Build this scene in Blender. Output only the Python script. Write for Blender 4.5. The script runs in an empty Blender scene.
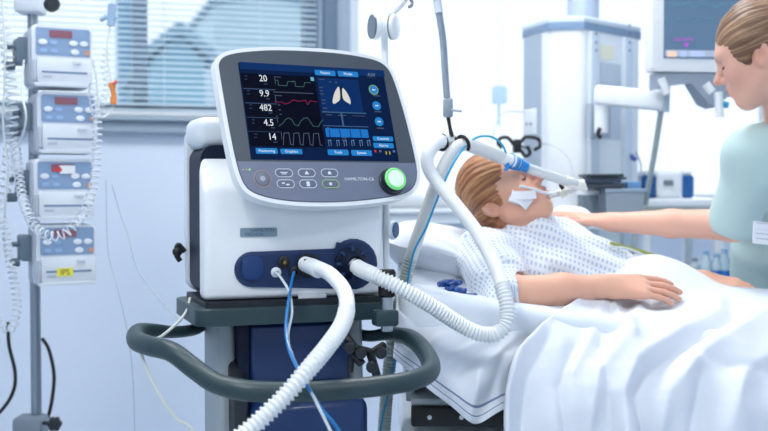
import bpy, bmesh, math, random
import numpy as np
from mathutils import Vector, Matrix, Euler, Quaternion
random.seed(7); rng = np.random.default_rng(5)
SC = bpy.context.scene
COL = SC.collection
PI = math.pi
F = 1067.0; CH = 1.15; PITCH = math.atan(30.5/F)

# ------------------------------------------------------------------ measuring helpers
def ray(px, py):
    r, u = (px-384)/F, (215.5-py)/F
    c, s = math.cos(PITCH), math.sin(PITCH)
    return Vector((r, c+u*s, -s+u*c))
def W(px, py, d):
    v = ray(px, py); v = v*(d/v.y)
    return Vector((v.x, v.y, v.z+CH))
class Pl:
    """a plane in the room: origin, right, up, normal"""
    def __init__(s, o, r, u):
        s.o = Vector(o); s.r = Vector(r).normalized(); s.u = Vector(u).normalized(); s.n = s.r.cross(s.u).normalized()
    def uv(s, px, py):
        v = ray(px, py); c = Vector((0,0,CH)); t = (s.o-c).dot(s.n)/v.dot(s.n)
        p = c+v*t-s.o
        return (p.dot(s.r), p.dot(s.u))
    def pt(s, u, v, w=0): return s.o+s.r*u+s.u*v+s.n*w
    def at(s, px, py, w=0):
        u, v = s.uv(px, py); return s.pt(u, v, w)
    def mat(s, u=0, v=0, w=0):
        m = Matrix((s.r, s.u, s.n)).transposed().to_4x4(); m.translation = s.pt(u, v, w); return m
def yawplane(o, yaw, tilt=0):
    y, t = math.radians(yaw), math.radians(tilt)
    return Pl(o, (math.cos(y), math.sin(y), 0), (-math.sin(y)*math.sin(t), math.cos(y)*math.sin(t), math.cos(t)))

# ------------------------------------------------------------------ materials
def lin(c):
    o = []
    for v in c[:3]:
        v = v/255.0; o.append(v/12.92 if v <= .04045 else ((v+.055)/1.055)**2.4)
    return (o[0], o[1], o[2], 1)
MATS = {}
def mat(name, col, rough=.5, metal=0, emit=0, sss=0, spec=.5, coat=0, noise=None, bump=None, trans=0, alpha=1, sheen=0):
    if name in MATS: return MATS[name]
    m = bpy.data.materials.new(name); m.use_nodes = True
    nt = m.node_tree; b = nt.nodes['Principled BSDF']
    c = lin(col)
    b.inputs['Base Color'].default_value = c
    b.inputs['Roughness'].default_value = rough; b.inputs['Metallic'].default_value = metal
    b.inputs['Specular IOR Level'].default_value = spec; b.inputs['Coat Weight'].default_value = coat
    b.inputs['Transmission Weight'].default_value = trans; b.inputs['Alpha'].default_value = alpha
    if sheen: b.inputs['Sheen Weight'].default_value = sheen
    if emit:
        b.inputs['Emission Color'].default_value = c; b.inputs['Emission Strength'].default_value = emit
    if sss:
        b.inputs['Subsurface Weight'].default_value = sss; b.inputs['Subsurface Radius'].default_value = (1, .35, .2); b.inputs['Subsurface Scale'].default_value = .012
    if noise or bump:
        tc = nt.nodes.new('ShaderNodeTexCoord')
    if noise:
        sc_, amt = noise
        n = nt.nodes.new('ShaderNodeTexNoise'); n.inputs['Scale'].default_value = sc_; n.inputs['Detail'].default_value = 4
        nt.links.new(tc.outputs['Object'], n.inputs['Vector'])
        r = nt.nodes.new('ShaderNodeMapRange'); r.inputs['From Min'].default_value = .3; r.inputs['From Max'].default_value = .7
        r.inputs['To Min'].default_value = 1-amt; r.inputs['To Max'].default_value = 1+amt
        nt.links.new(n.outputs['Fac'], r.inputs['Value'])
        mx = nt.nodes.new('ShaderNodeVectorMath'); mx.operation = 'SCALE'
        mx.inputs[0].default_value = c[:3]; nt.links.new(r.outputs['Result'], mx.inputs['Scale'])
        nt.links.new(mx.outputs['Vector'], b.inputs['Base Color'])
    if bump:
        sc_, st, dist = bump
        n = nt.nodes.new('ShaderNodeTexNoise'); n.inputs['Scale'].default_value = sc_; n.inputs['Detail'].default_value = 3
        nt.links.new(tc.outputs['Object'], n.inputs['Vector'])
        bp = nt.nodes.new('ShaderNodeBump'); bp.inputs['Strength'].default_value = st; bp.inputs['Distance'].default_value = dist
        nt.links.new(n.outputs['Fac'], bp.inputs['Height']); nt.links.new(bp.outputs['Normal'], b.inputs['Normal'])
    MATS[name] = m
    return m
def glassy(name, col=(255,255,255), fac=.12, rough=.05):
    if name in MATS: return MATS[name]
    m = bpy.data.materials.new(name); m.use_nodes = True; nt = m.node_tree; nt.nodes.clear()
    out = nt.nodes.new('ShaderNodeOutputMaterial'); mx = nt.nodes.new('ShaderNodeMixShader')
    t = nt.nodes.new('ShaderNodeBsdfTransparent'); g = nt.nodes.new('ShaderNodeBsdfGlossy')
    t.inputs[0].default_value = lin(col); g.inputs['Roughness'].default_value = rough
    lw = nt.nodes.new('ShaderNodeLayerWeight'); lw.inputs['Blend'].default_value = fac
    nt.links.new(lw.outputs['Fresnel'], mx.inputs[0]); nt.links.new(t.outputs[0], mx.inputs[1]); nt.links.new(g.outputs[0], mx.inputs[2])
    nt.links.new(mx.outputs[0], out.inputs[0]); MATS[name] = m; return m
def milky(name, col, amt=.5, rough=.3):
    """milky see-through plastic: a mix of transparent and principled"""
    if name in MATS: return MATS[name]
    m = mat(name, col, rough); nt = m.node_tree; b = nt.nodes['Principled BSDF']; out = nt.nodes['Material Output']
    mx = nt.nodes.new('ShaderNodeMixShader'); t = nt.nodes.new('ShaderNodeBsdfTransparent'); mx.inputs[0].default_value = amt
    nt.links.new(t.outputs[0], mx.inputs[1]); nt.links.new(b.outputs[0], mx.inputs[2]); nt.links.new(mx.outputs[0], out.inputs[0]); return m

M_white = mat('white_plastic', (236,240,244), .32, coat=.2)
M_white2 = mat('soft_white_plastic', (222,229,236), .45)
M_grey = mat('light_grey_plastic', (172,182,190), .45)
M_midgrey = mat('mid_grey_plastic', (120,132,145), .45)
M_dark = mat('dark_plastic', (26,32,40), .45)
M_black = mat('black_rubber', (14,16,20), .55)
M_navy = mat('navy_plastic', (10,44,92), .4, coat=.2)
M_navyd = mat('deep_navy_panel', (9,24,48), .5, spec=.25)
M_handle = mat('grey_green_handle', (38,60,66), .42, noise=(30,.06))
M_metal = mat('brushed_metal', (190,195,200), .28, metal=1)
M_steel = mat('satin_steel', (150,160,170), .38, metal=.9)
M_hose = mat('white_hose', (232,236,238), .4)
M_hoseg = milky('grey_hose', (226,230,230), .93, .35)
M_cyan = mat('cyan_tube', (8,160,212), .3)
M_tubew = milky('clear_tubing', (225,232,235), .75, .25)

# ------------------------------------------------------------------ object helpers
WM = {}      # world matrix of each parent, by name
def prop(o, label=None, cat=None, group=None, kind=None):
    if label: o['label'] = label
    if cat: o['category'] = cat
    if group: o['group'] = group
    if kind: o['kind'] = kind
    return o
def thing(name, label, cat, loc=(0,0,0), rz=0, group=None):
    o = bpy.data.objects.new(name, None); COL.objects.link(o); o.empty_display_size = .05
    m = Matrix.Translation(Vector(loc)) @ Matrix.Rotation(rz, 4, 'Z'); o.matrix_world = m
    o.location = Vector(loc); o.rotation_euler = (0,0,rz)
    WM[o.name] = m; prop(o, label, cat, group); return o
def obj(name, bm, m, parent=None, smooth=True, loc=None, label=None, world=True, mats=None, autosm=40):
    me = bpy.data.meshes.new(name)
    if isinstance(bm, bmesh.types.BMesh):
        bmesh.ops.recalc_face_normals(bm, faces=bm.faces[:]); bm.to_mesh(me); bm.free()
    else:
        v, f = bm; me.from_pydata([tuple(x) for x in v], [], [tuple(x) for x in f]); me.update()
    o = bpy.data.objects.new(name, me); COL.objects.link(o)
    for x in (mats or [m]): me.materials.append(x)
    if smooth:
        me.polygons.foreach_set('use_smooth', [True]*len(me.polygons))
        if autosm: me.set_sharp_from_angle(angle=math.radians(autosm))
    if parent is not None:
        o.parent = parent; wm = WM[parent.name]
        if world: me.transform(wm.inverted())
        WM[o.name] = wm
    else:
        if loc is None:
            n = len(me.vertices); co = np.empty(n*3, 'f'); me.vertices.foreach_get('co', co); co = co.reshape(-1,3)
            lo, hi = co.min(0), co.max(0); loc = Vector(((lo[0]+hi[0])/2, (lo[1]+hi[1])/2, lo[2]))
            loc = Vector([float(q) for q in loc])
        me.transform(Matrix.Translation(-Vector(loc))); o.location = loc; WM[o.name] = Matrix.Translation(Vector(loc))
    if label: o['label'] = label
    return o
def NB(): return bmesh.new()
def add(bm, src, mtx=None):
    """append bmesh src (freed) to bm"""
    if mtx is not None: bmesh.ops.transform(src, matrix=mtx, verts=src.verts[:])
    me = bpy.data.meshes.new('tmp'); src.to_mesh(me); src.free(); bm.from_mesh(me); bpy.data.meshes.remove(me); return bm
def box(x0, x1, y0, y1, z0, z1, bev=0, seg=2, mtx=None, into=None):
    bm = NB(); bmesh.ops.create_cube(bm, size=1)
    bmesh.ops.transform(bm, matrix=Matrix.Translation(((x0+x1)/2,(y0+y1)/2,(z0+z1)/2)) @ Matrix.Diagonal((abs(x1-x0),abs(y1-y0),abs(z1-z0),1)), verts=bm.verts[:])
    if bev: bmesh.ops.bevel(bm, geom=bm.edges[:], offset=bev, segments=seg, profile=.5, affect='EDGES')
    if mtx is not None: bmesh.ops.transform(bm, matrix=mtx, verts=bm.verts[:])
    return add(into, bm) if into is not None else bm
def tube(pts, r, n=12, into=None, cap=True, rf=None, squash=None):
    """sweep a circle along points with parallel transport; rf(i,s)->radius"""
    bm = NB(); P = [Vector(p) for p in pts]; N = len(P)
    T = []
    for i in range(N):
        a = P[max(i-1,0)]; b = P[min(i+1,N-1)]; t = (b-a)
        T.append(t.normalized() if t.length > 1e-9 else Vector((0,0,1)))
    nrm = T[0].orthogonal().normalized(); rings = []; s = 0
    for i in range(N):
        if i:
            s += (P[i]-P[i-1]).length
            q = T[i-1].rotation_difference(T[i]); nrm = (q @ nrm).normalized()
            nrm = (nrm-T[i]*nrm.dot(T[i])).normalized()
        bn = T[i].cross(nrm); rr = rf(i, s) if rf else (r[i] if hasattr(r,'__len__') else r)
        rings.append([bm.verts.new(P[i]+(nrm*math.cos(2*PI*k/n)+bn*math.sin(2*PI*k/n))*rr) for k in range(n)])
    for i in range(N-1):
        for k in range(n):
            bm.faces.new((rings[i][k], rings[i][(k+1)%n], rings[i+1][(k+1)%n], rings[i+1][k]))
    if cap:
        bm.faces.new(rings[0][::-1]); bm.faces.new(rings[-1])
    return add(into, bm) if into is not None else bm
def spline(pts, n=12, closed=False):
    """Catmull-Rom through points"""
    P = [Vector(p) for p in pts]; out = []; N = len(P)
    for i in range(N if closed else N-1):
        if closed: p0,p1,p2,p3 = P[(i-1)%N],P[i],P[(i+1)%N],P[(i+2)%N]
        else: p0 = P[i-1] if i else P[0]*2-P[1]; p1,p2 = P[i],P[i+1]; p3 = P[i+2] if i+2 < N else P[-1]*2-P[-2]
        for j in range(n):
            t = j/n
            out.append(.5*((2*p1)+(p2-p0)*t+(2*p0-5*p1+4*p2-p3)*t*t+(3*p1-p0-3*p2+p3)*t**3))
    if not closed: out.append(P[-1])
    return out
def resample(pts, step):
    P = [Vector(p) for p in pts]; out = [P[0].copy()]; acc = 0
    for i in range(1, len(P)):
        a, b = P[i-1], P[i]; L = (b-a).length
        if L < 1e-9: continue
        t = step-acc
        while t <= L:
            out.append(a+(b-a)*(t/L)); t += step
        acc = (acc+L) % step if False else L-(t-step)
    return out
def corr(pts, r, pitch=.006, amp=.0012, n=16, q=6, into=None, sharp=False):
    P = resample(pts, pitch/q)
    rf = lambda i, s: r+amp*(math.cos(2*PI*s/pitch) if not sharp else (1 if (s/pitch) % 1 < .5 else -1))
    return tube(P, r, n, into, True, rf)
def disc(c, nrm, r, h, n=32, into=None, r2=None, bev=0):
    """cylinder from c along nrm by h"""
    c = Vector(c); nrm = Vector(nrm).normalized(); bm = NB()
    bmesh.ops.create_cone(bm, cap_ends=True, segments=n, radius1=r, radius2=r if r2 is None else r2, depth=h)
    if bev:
        es = [e for e in bm.edges if len(e.link_faces) == 2 and any(len(f.verts) > 4 for f in e.link_faces)]
        bmesh.ops.bevel(bm, geom=es, offset=bev, segments=3, profile=.5, affect='EDGES')
    m = Matrix.Translation(c+nrm*h/2) @ nrm.to_track_quat('Z','Y').to_matrix().to_4x4()
    bmesh.ops.transform(bm, matrix=m, verts=bm.verts[:])
    return add(into, bm) if into is not None else bm
def ball(c, r, into=None, sc=(1,1,1), mtx=None, seg=20):
    bm = NB(); bmesh.ops.create_uvsphere(bm, u_segments=seg, v_segments=seg//2, radius=1)
    m = Matrix.Translation(Vector(c)) @ (mtx or Matrix.Identity(4)) @ Matrix.Diagonal((r*sc[0],r*sc[1],r*sc[2],1))
    bmesh.ops.transform(bm, matrix=m, verts=bm.verts[:])
    return add(into, bm) if into is not None else bm
def lathe(prof, m, n=32, into=None):
    """profile [(r,z)] about local Z, matrix m"""
    bm = NB(); rings = []
    for r, z in prof: rings.append([bm.verts.new((r*math.cos(2*PI*k/n), r*math.sin(2*PI*k/n), z)) for k in range(n)])
    for i in range(len(rings)-1):
        for k in range(n): bm.faces.new((rings[i][k], rings[i][(k+1)%n], rings[i+1][(k+1)%n], rings[i+1][k]))
    bm.faces.new(rings[0][::-1]); bm.faces.new(rings[-1])
    bmesh.ops.transform(bm, matrix=m, verts=bm.verts[:]); return add(into, bm) if into is not None else bm
def prism(poly, m, d0, d1, bev=0, seg=3, into=None, crown=None):
    """polygon [(u,v)] extruded from d0 to d1 along local Z of m; bevel the far (d1) rim"""
    bm = NB(); a = [bm.verts.new((u,v,d0)) for u,v in poly]; b = [bm.verts.new((u,v,d1)) for u,v in poly]; n = len(poly)
    bm.faces.new(a[::-1]); top = bm.faces.new(b)
    for k in range(n): bm.faces.new((a[k],a[(k+1)%n],b[(k+1)%n],b[k]))
    if bev:
        bmesh.ops.bevel(bm, geom=list(top.edges), offset=bev, segments=seg, profile=.5, affect='EDGES')
    bmesh.ops.transform(bm, matrix=m, verts=bm.verts[:]); return add(into, bm) if into is not None else bm
def rrect(u0, v0, u1, v1, r, n=6):
    out = []
    for cx, cy, a0 in ((u1-r,v1-r,0),(u0+r,v1-r,90),(u0+r,v0+r,180),(u1-r,v0+r,270)):
        for k in range(n+1):
            a = math.radians(a0+90*k/n); out.append((cx+r*math.cos(a), cy+r*math.sin(a)))
    return out
def chaikin(poly, it=2):
    for _ in range(it):
        o = []
        for i in range(len(poly)):
            a, b = poly[i], poly[(i+1)%len(poly)]
            o += [(a[0]*.75+b[0]*.25, a[1]*.75+b[1]*.25), (a[0]*.25+b[0]*.75, a[1]*.25+b[1]*.75)]
        poly = o
    return poly
def inset(poly, d):
    c = (sum(p[0] for p in poly)/len(poly), sum(p[1] for p in poly)/len(poly)); out = []; n = len(poly)
    for i in range(n):
        a, b = Vector(poly[i-1]), Vector(poly[(i+1)%n]); t = (b-a).normalized(); nn = Vector((-t.y, t.x))
        p = Vector(poly[i])
        if nn.dot(Vector(c)-p) < 0: nn = -nn
        out.append(tuple(p+nn*d))
    return out
def text(s, m, size, material, parent, name='lettering', align='CENTER', ext=.0002, label=None, sx=1):
    cu = bpy.data.curves.new('txt', 'FONT'); cu.body = s; cu.size = size; cu.align_x = align; cu.align_y = 'CENTER'; cu.extrude = ext; cu.resolution_u = 3
    t = bpy.data.objects.new('txt', cu); COL.objects.link(t); bpy.context.view_layer.update()
    me = bpy.data.meshes.new_from_object(t.evaluated_get(bpy.context.evaluated_depsgraph_get()))
    bpy.data.objects.remove(t); bm = NB(); bm.from_mesh(me); bpy.data.meshes.remove(me)
    bmesh.ops.transform(bm, matrix=m @ Matrix.Diagonal((sx,1,1,1)), verts=bm.verts[:])
    if name is None: return bm
    return obj(name, bm, material, parent, smooth=False, label=label)
def copy_tree(o, parent=None):
    c = o.copy(); COL.objects.link(c); c.parent = parent
    for k in ('label','category','group'):
        pass
    for ch in list(o.children): copy_tree(ch, c)
    return c

# ------------------------------------------------------------------ implicit surfaces for bodies and cloth
class Field:
    def __init__(s, lo, hi, h):
        s.lo = np.array(lo, 'f'); s.h = h; s.n = np.ceil((np.array(hi)-np.array(lo))/h).astype(int)+1
        s.F = np.full(tuple(s.n), 1.0, 'f')
    def region(s, lo, hi, pad):
        a = np.clip(np.floor((np.array(lo)-pad-s.lo)/s.h).astype(int), 0, s.n); b = np.clip(np.ceil((np.array(hi)+pad-s.lo)/s.h).astype(int)+1, 0, s.n)
        if (b <= a).any(): return None, None
        sl = tuple(slice(int(a[i]), int(b[i])) for i in range(3))
        ax = [s.lo[i]+s.h*np.arange(a[i], b[i], dtype='f') for i in range(3)]
        return sl, np.meshgrid(*ax, indexing='ij', sparse=True)
    def comb(s, sl, d, k, mode):
        a = s.F[sl]
        if mode == 'add':
            if k > 0:
                h = np.maximum(k-np.abs(a-d), 0)/k; s.F[sl] = np.minimum(a, d)-h*h*k*.25
            else: s.F[sl] = np.minimum(a, d)
        elif mode == 'sub':
            d = -d
            if k > 0:
                h = np.maximum(k-np.abs(a-d), 0)/k; s.F[sl] = np.maximum(a, d)+h*h*k*.25
            else: s.F[sl] = np.maximum(a, d)
    def cone(s, a, b, ra, rb, k=.01, mode='add', flat=None):
        a = np.array(a, 'f'); b = np.array(b, 'f'); R = max(ra, rb)
        sl, g = s.region(np.minimum(a,b)-R, np.maximum(a,b)+R, k+.02)
        if sl is None: return
        ba = b-a; L = float(ba@ba)+1e-12
        px, py, pz = g[0]-a[0], g[1]-a[1], g[2]-a[2]
        t = np.clip((px*ba[0]+py*ba[1]+pz*ba[2])/L, 0, 1)
        qx, qy, qz = px-ba[0]*t, py-ba[1]*t, pz-ba[2]*t
        if flat is not None:      # flatten along a direction: (dir, factor>1)
            nn = np.array(flat[0], 'f'); nn /= np.linalg.norm(nn); c = (qx*nn[0]+qy*nn[1]+qz*nn[2])*(flat[1]-1)
            qx, qy, qz = qx+nn[0]*c, qy+nn[1]*c, qz+nn[2]*c
        d = np.sqrt(qx*qx+qy*qy+qz*qz)-(ra+(rb-ra)*t)
        s.comb(sl, d.astype('f'), k, mode)
    def ell(s, c, r, R=None, k=.01, mode='add'):
        c = np.array(c, 'f'); r = np.array(r, 'f'); m = float(r.max())
        sl, g = s.region(c-m, c+m, k+.02)
        if sl is None: return
        px, py, pz = g[0]-c[0], g[1]-c[1], g[2]-c[2]
        if R is not None:
            R = np.array(R, 'f')   # columns = axes
            px, py, pz = (px*R[0,0]+py*R[1,0]+pz*R[2,0]), (px*R[0,1]+py*R[1,1]+pz*R[2,1]), (px*R[0,2]+py*R[1,2]+pz*R[2,2])
        k0 = np.sqrt((px/r[0])**2+(py/r[1])**2+(pz/r[2])**2); k1 = np.sqrt((px/r[0]**2)**2+(py/r[1]**2)**2+(pz/r[2]**2)**2)+1e-9
        s.comb(sl, (k0*(k0-1)/k1).astype('f'), k, mode)
    def half(s, p, n, k=0):
        """remove everything on the +n side of the plane through p"""
        n = np.array(n, 'f'); n /= np.linalg.norm(n)
        g = [s.lo[i]+s.h*np.arange(s.n[i], dtype='f') for i in range(3)]; g = np.meshgrid(*g, indexing='ij', sparse=True)
        d = (g[0]-p[0])*n[0]+(g[1]-p[1])*n[1]+(g[2]-p[2])*n[2]
        s.comb(tuple(slice(0,int(x)) for x in s.n), -d.astype('f'), k, 'sub')
    def mesh(s):
        A = s.F; ins = A < 0; nx, ny, nz = A.shape
        cnt = np.zeros((nx-1,ny-1,nz-1), 'i1')
        for dx in (0,1):
            for dy in (0,1):
                for dz in (0,1): cnt += ins[dx:nx-1+dx, dy:ny-1+dy, dz:nz-1+dz]
        act = (cnt > 0) & (cnt < 8); idx = np.argwhere(act); vid = np.full(act.shape, -1, 'i4'); vid[act] = np.arange(len(idx))
        acc = np.zeros((len(idx),3)); num = np.zeros(len(idx))
        for ax in range(3):
            o = [i for i in range(3) if i != ax]
            for p in (0,1):
                for q in (0,1):
                    a = idx.copy(); a[:,o[0]] += p; a[:,o[1]] += q; b = a.copy(); b[:,ax] += 1
                    fa = A[a[:,0],a[:,1],a[:,2]]; fb = A[b[:,0],b[:,1],b[:,2]]; m = (fa < 0) != (fb < 0)
                    t = np.where(m, fa/np.where(m, fa-fb, 1), 0)
                    pos = a.astype('f8'); pos[:,ax] += t; acc[m] += pos[m]; num[m] += 1
        V = acc/num[:,None]*s.h+s.lo
        faces = []
        for ax in range(3):
            o = [(ax+1)%3, (ax+2)%3]
            sa = [slice(None)]*3; sb = [slice(None)]*3; sa[ax] = slice(0,-1); sb[ax] = slice(1,None)
            cr = ins[tuple(sa)] != ins[tuple(sb)]; e = np.argwhere(cr)
            e = e[(e[:,o[0]] > 0) & (e[:,o[1]] > 0) & (e[:,o[0]] < A.shape[o[0]]-1) & (e[:,o[1]] < A.shape[o[1]]-1)]
            q = []
            for du, dv in ((0,0),(1,0),(1,1),(0,1)):
                c = e.copy(); c[:,o[0]] -= du; c[:,o[1]] -= dv; q.append(vid[c[:,0],c[:,1],c[:,2]])
            q = np.stack(q, 1); flip = ~ins[e[:,0],e[:,1],e[:,2]]; q[flip] = q[flip][:, ::-1]; faces.append(q)
        return V, np.concatenate(faces)
def meshobj(name, V, Fc, m, parent, attrs=None, smooth_it=0, mats=None, label=None):
    me = bpy.data.meshes.new(name); me.vertices.add(len(V)); me.vertices.foreach_set('co', np.asarray(V, 'f').ravel())
    me.loops.add(len(Fc)*4); me.loops.foreach_set('vertex_index', Fc.ravel().astype('i4'))
    me.polygons.add(len(Fc)); me.polygons.foreach_set('loop_start', np.arange(0, len(Fc)*4, 4, dtype='i4'))
    me.polygons.foreach_set('use_smooth', np.ones(len(Fc), bool)); me.update(calc_edges=True); me.validate()
    for k, (t, data) in (attrs or {}).items():
        a = me.attributes.new(k, t, 'POINT'); a.data.foreach_set('vector' if t == 'FLOAT_VECTOR' else 'value', np.asarray(data, 'f').ravel())
    o = bpy.data.objects.new(name, me); COL.objects.link(o)
    for x in (mats or [m]): me.materials.append(x)
    if parent is not None:
        o.parent = parent; me.transform(WM[parent.name].inverted()); WM[o.name] = WM[parent.name]
    else: WM[o.name] = Matrix.Identity(4)
    if label: o['label'] = label
    return o
def relax(V, Fc, it=1, lam=.5):
    V = V.copy(); n = len(V)
    e = np.concatenate([Fc[:,[0,1]],Fc[:,[1,2]],Fc[:,[2,3]],Fc[:,[3,0]]]); a, b = e[:,0], e[:,1]
    deg = np.bincount(a, minlength=n)+np.bincount(b, minlength=n)+1e-9
    for _ in range(it):
        S = np.stack([np.bincount(a, V[b,i], n)+np.bincount(b, V[a,i], n) for i in range(3)], 1)
        V += lam*(S/deg[:,None]-V)
    return V
def noise3(P, scale, seed=0, octs=2):
    """cheap smooth noise from sums of sines"""
    r = np.random.default_rng(seed); out = 0; amp = 1
    for o in range(octs):
        for _ in range(5):
            k = r.normal(size=3)*scale*(2**o); out = out+amp*np.sin(P@k+r.uniform(0,6.28))
        amp *= .5
    return out/4
def pillow0(c, rx, ry, rz, rot, nz=.006, seed=1, pinch=.35):
    bm = NB(); n = 34; top = []; V_ = {}
    for s_ in (1,-1):
        for i in range(n+1):
            for j in range(n+1):
                u = i/n*2-1; v = j/n*2-1; e = (1-abs(u)**3.2)*(1-abs(v)**3.2); h = s_*rz*max(e,0)**.5
                V_[s_,i,j] = (u*rx*(1-.06*(1-v*v)*0-.05*(1-abs(v))), v*ry*(1-.05*(1-abs(u))), h)
    P = np.array([V_[k] for k in V_]); P = P+np.stack([noise3(P,14,seed), noise3(P,14,seed+1), noise3(P,18,seed+2)],1)*nz
    vs = {k: bm.verts.new(tuple(p)) for k, p in zip(V_, P)}
    for s_ in (1,-1):
        for i in range(n):
            for j in range(n):
                q = (vs[s_,i,j],vs[s_,i+1,j],vs[s_,i+1,j+1],vs[s_,i,j+1]); bm.faces.new(q if s_ > 0 else q[::-1])
    bmesh.ops.remove_doubles(bm, verts=bm.verts[:], dist=.0035)
    bmesh.ops.transform(bm, matrix=Matrix.Translation(Vector(c)) @ Euler(rot).to_matrix().to_4x4(), verts=bm.verts[:]); return bm
# ================================================================== THE ROOM
WALLYAW = 17
wall_o = W(150, 215, 4.2); wall_o.z = 0
BW = yawplane(wall_o, WALLYAW)          # back wall plane; normal looks at the room
wallm = mat('wall_paint', (210,221,238), .75, bump=(60,.05,.002))
wallw = mat('wall_white', (232,238,244), .75)
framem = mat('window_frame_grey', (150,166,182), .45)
framew = mat('window_frame_white', (226,234,240), .45)
mB = BW.mat()
def wuz(px, py): return BW.uv(px, py)
u1L = -2.4; u1R = wuz(322, 100)[0]; z1B = wuz(150, 117)[1]; zT = 2.45
u2L = wuz(352, 100)[0]; u2R = wuz(790, 100)[0]; z2B = wuz(600, 207)[1]
UL, UR = -2.6, 3.4; ZC = 2.85
def wallpart(u0, u1, v0, v1, bm): return prism([(u0,v0),(u1,v0),(u1,v1),(u0,v1)], mB, -.2, 0, into=bm)
bm = NB()
for a in ((UL,u1L,0,ZC),(u1L,u1R,0,z1B),(u1L,u2R,zT,ZC),(u1R,u2L,0,zT),(u2L,u2R,0,z2B),(u2R,UR,0,ZC)): wallpart(*a, bm)
prop(obj('wall_back', bm, wallm, smooth=False, loc=wall_o), kind='structure')
LBack = BW.pt(UL,0); RBack = BW.pt(UR,0)
bm = box(LBack.x-.1, LBack.x, -2.2, LBack.y+.2, 0, ZC); prop(obj('wall_left', bm, wallm, smooth=False), kind='structure')
bm = box(RBack.x, RBack.x+.1, -2.2, RBack.y+.2, 0, ZC); prop(obj('wall_right', bm, wallm, smooth=False), kind='structure')
floorm = mat('vinyl_floor', (188,204,218), .3, noise=(8,.04))
prop(obj('floor', box(LBack.x-.1, RBack.x+.1, -2.2, RBack.y+.4, -.1, 0), floorm, smooth=False), kind='structure')
prop(obj('ceiling', box(LBack.x-.1, RBack.x+.1, -2.2, RBack.y+.4, ZC, ZC+.1), mat('ceiling_paint', (240,242,244), .8), smooth=False), kind='structure')
# window 1 (behind the blind) and window 2 (bright)
def window(name, u0, u1, z0, z1, mf, sill, fw=.055, mull=()):
    w = thing(name, None, None, BW.pt((u0+u1)/2, z0)); w['kind'] = 'structure'
    bm = NB()
    for a in ((u0,u0+fw,z0,z1),(u1-fw,u1,z0,z1),(u0,u1,z0,z0+fw),(u0,u1,z1-fw,z1)):
        prism([(a[0],a[2]),(a[1],a[2]),(a[1],a[3]),(a[0],a[3])], mB, -.16, -.09, bev=.006, into=bm)
    for m_ in mull: prism([(m_-.03,z0),(m_+.03,z0),(m_+.03,z1),(m_-.03,z1)], mB, -.16, -.09, bev=.006, into=bm)
    obj('window_frame', bm, mf, w)
    obj('window_pane', prism([(u0,z0),(u1,z0),(u1,z1),(u0,z1)], mB, -.128, -.122), glassy('window_glass', (248,252,255), .08), w, smooth=False)
    if sill:
        bm = prism([(u0-.05,z0-.065),(u1+.05,z0-.065),(u1+.05,z0-.02),(u0-.05,z0-.02)], mB, 0.0, .05, bev=.006)
        prism([(u0-.05,z0-.02),(u1+.05,z0-.02),(u1+.05,z0),(u0-.05,z0)], mB, -.09, .075, bev=.006, into=bm)
        obj('window_sill', bm, mf, w)
    return w
um = wuz(142, 60)[0]
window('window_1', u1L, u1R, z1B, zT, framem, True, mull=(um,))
window('window_2', u2L, u2R, z2B, zT, framew, True)
# window casing at the right of the blind
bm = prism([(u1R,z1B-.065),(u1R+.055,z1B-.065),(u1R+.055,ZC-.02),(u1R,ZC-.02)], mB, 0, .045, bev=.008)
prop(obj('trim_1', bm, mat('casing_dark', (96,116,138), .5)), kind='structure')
bm = prism([(u1R+.055,z1B-.065),(u2L-.012,z1B-.065),(u2L-.012,ZC-.02),(u1R+.055,ZC-.02)], mB, 0, .02, bev=.005)
prop(obj('trim_2', bm, mat('casing_mid', (150,166,184), .5)), kind='structure')
# venetian blind
bl = thing('venetian_blind', 'pale blue venetian blind hanging in the window above the grey sill', 'blind', BW.pt((u1L+u1R)/2, z1B))
slm = milky('blind_slat', (206,226,238), .86, .45)
bm = NB(); z = z1B+.03
while z < zT-.06:
    tilt = math.radians(28); hw = .0125; arr = []
    for i in range(5):
        t = (i/4-.5)*2; arr.append((math.cos(tilt)*hw*t, -math.sin(tilt)*hw*t*1+.0018*(1-t*t)))
    va = [bm.verts.new(BW.pt(u1L+.07, z+b, -.035+a)) for a, b in arr]; vb = [bm.verts.new(BW.pt(u1R-.01, z+b, -.035+a)) for a, b in arr]
    for i in range(4): bm.faces.new((va[i],va[i+1],vb[i+1],vb[i]))
    z += .0235
obj('slats', bm, slm, bl)
obj('head_rail', prism([(u1L+.06,zT-.05),(u1R-.005,zT-.05),(u1R-.005,zT-.005),(u1L+.06,zT-.005)], mB, -.055, -.01, bev=.003), M_white2, bl)
obj('bottom_rail', prism([(u1L+.06,z1B+.006),(u1R-.01,z1B+.006),(u1R-.01,z1B+.022),(u1L+.06,z1B+.022)], mB, -.048, -.022, bev=.003), M_white2, bl)
for uu in (u1L+.5, wuz(165,60)[0], wuz(262,60)[0]):
    bm = NB()
    for w_ in (-.046,-.022): tube([BW.pt(uu,z1B+.02,w_), BW.pt(uu,zT-.05,w_)], .0008, 5, into=bm)
    obj('ladder_cord', bm, M_white2, bl)
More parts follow.
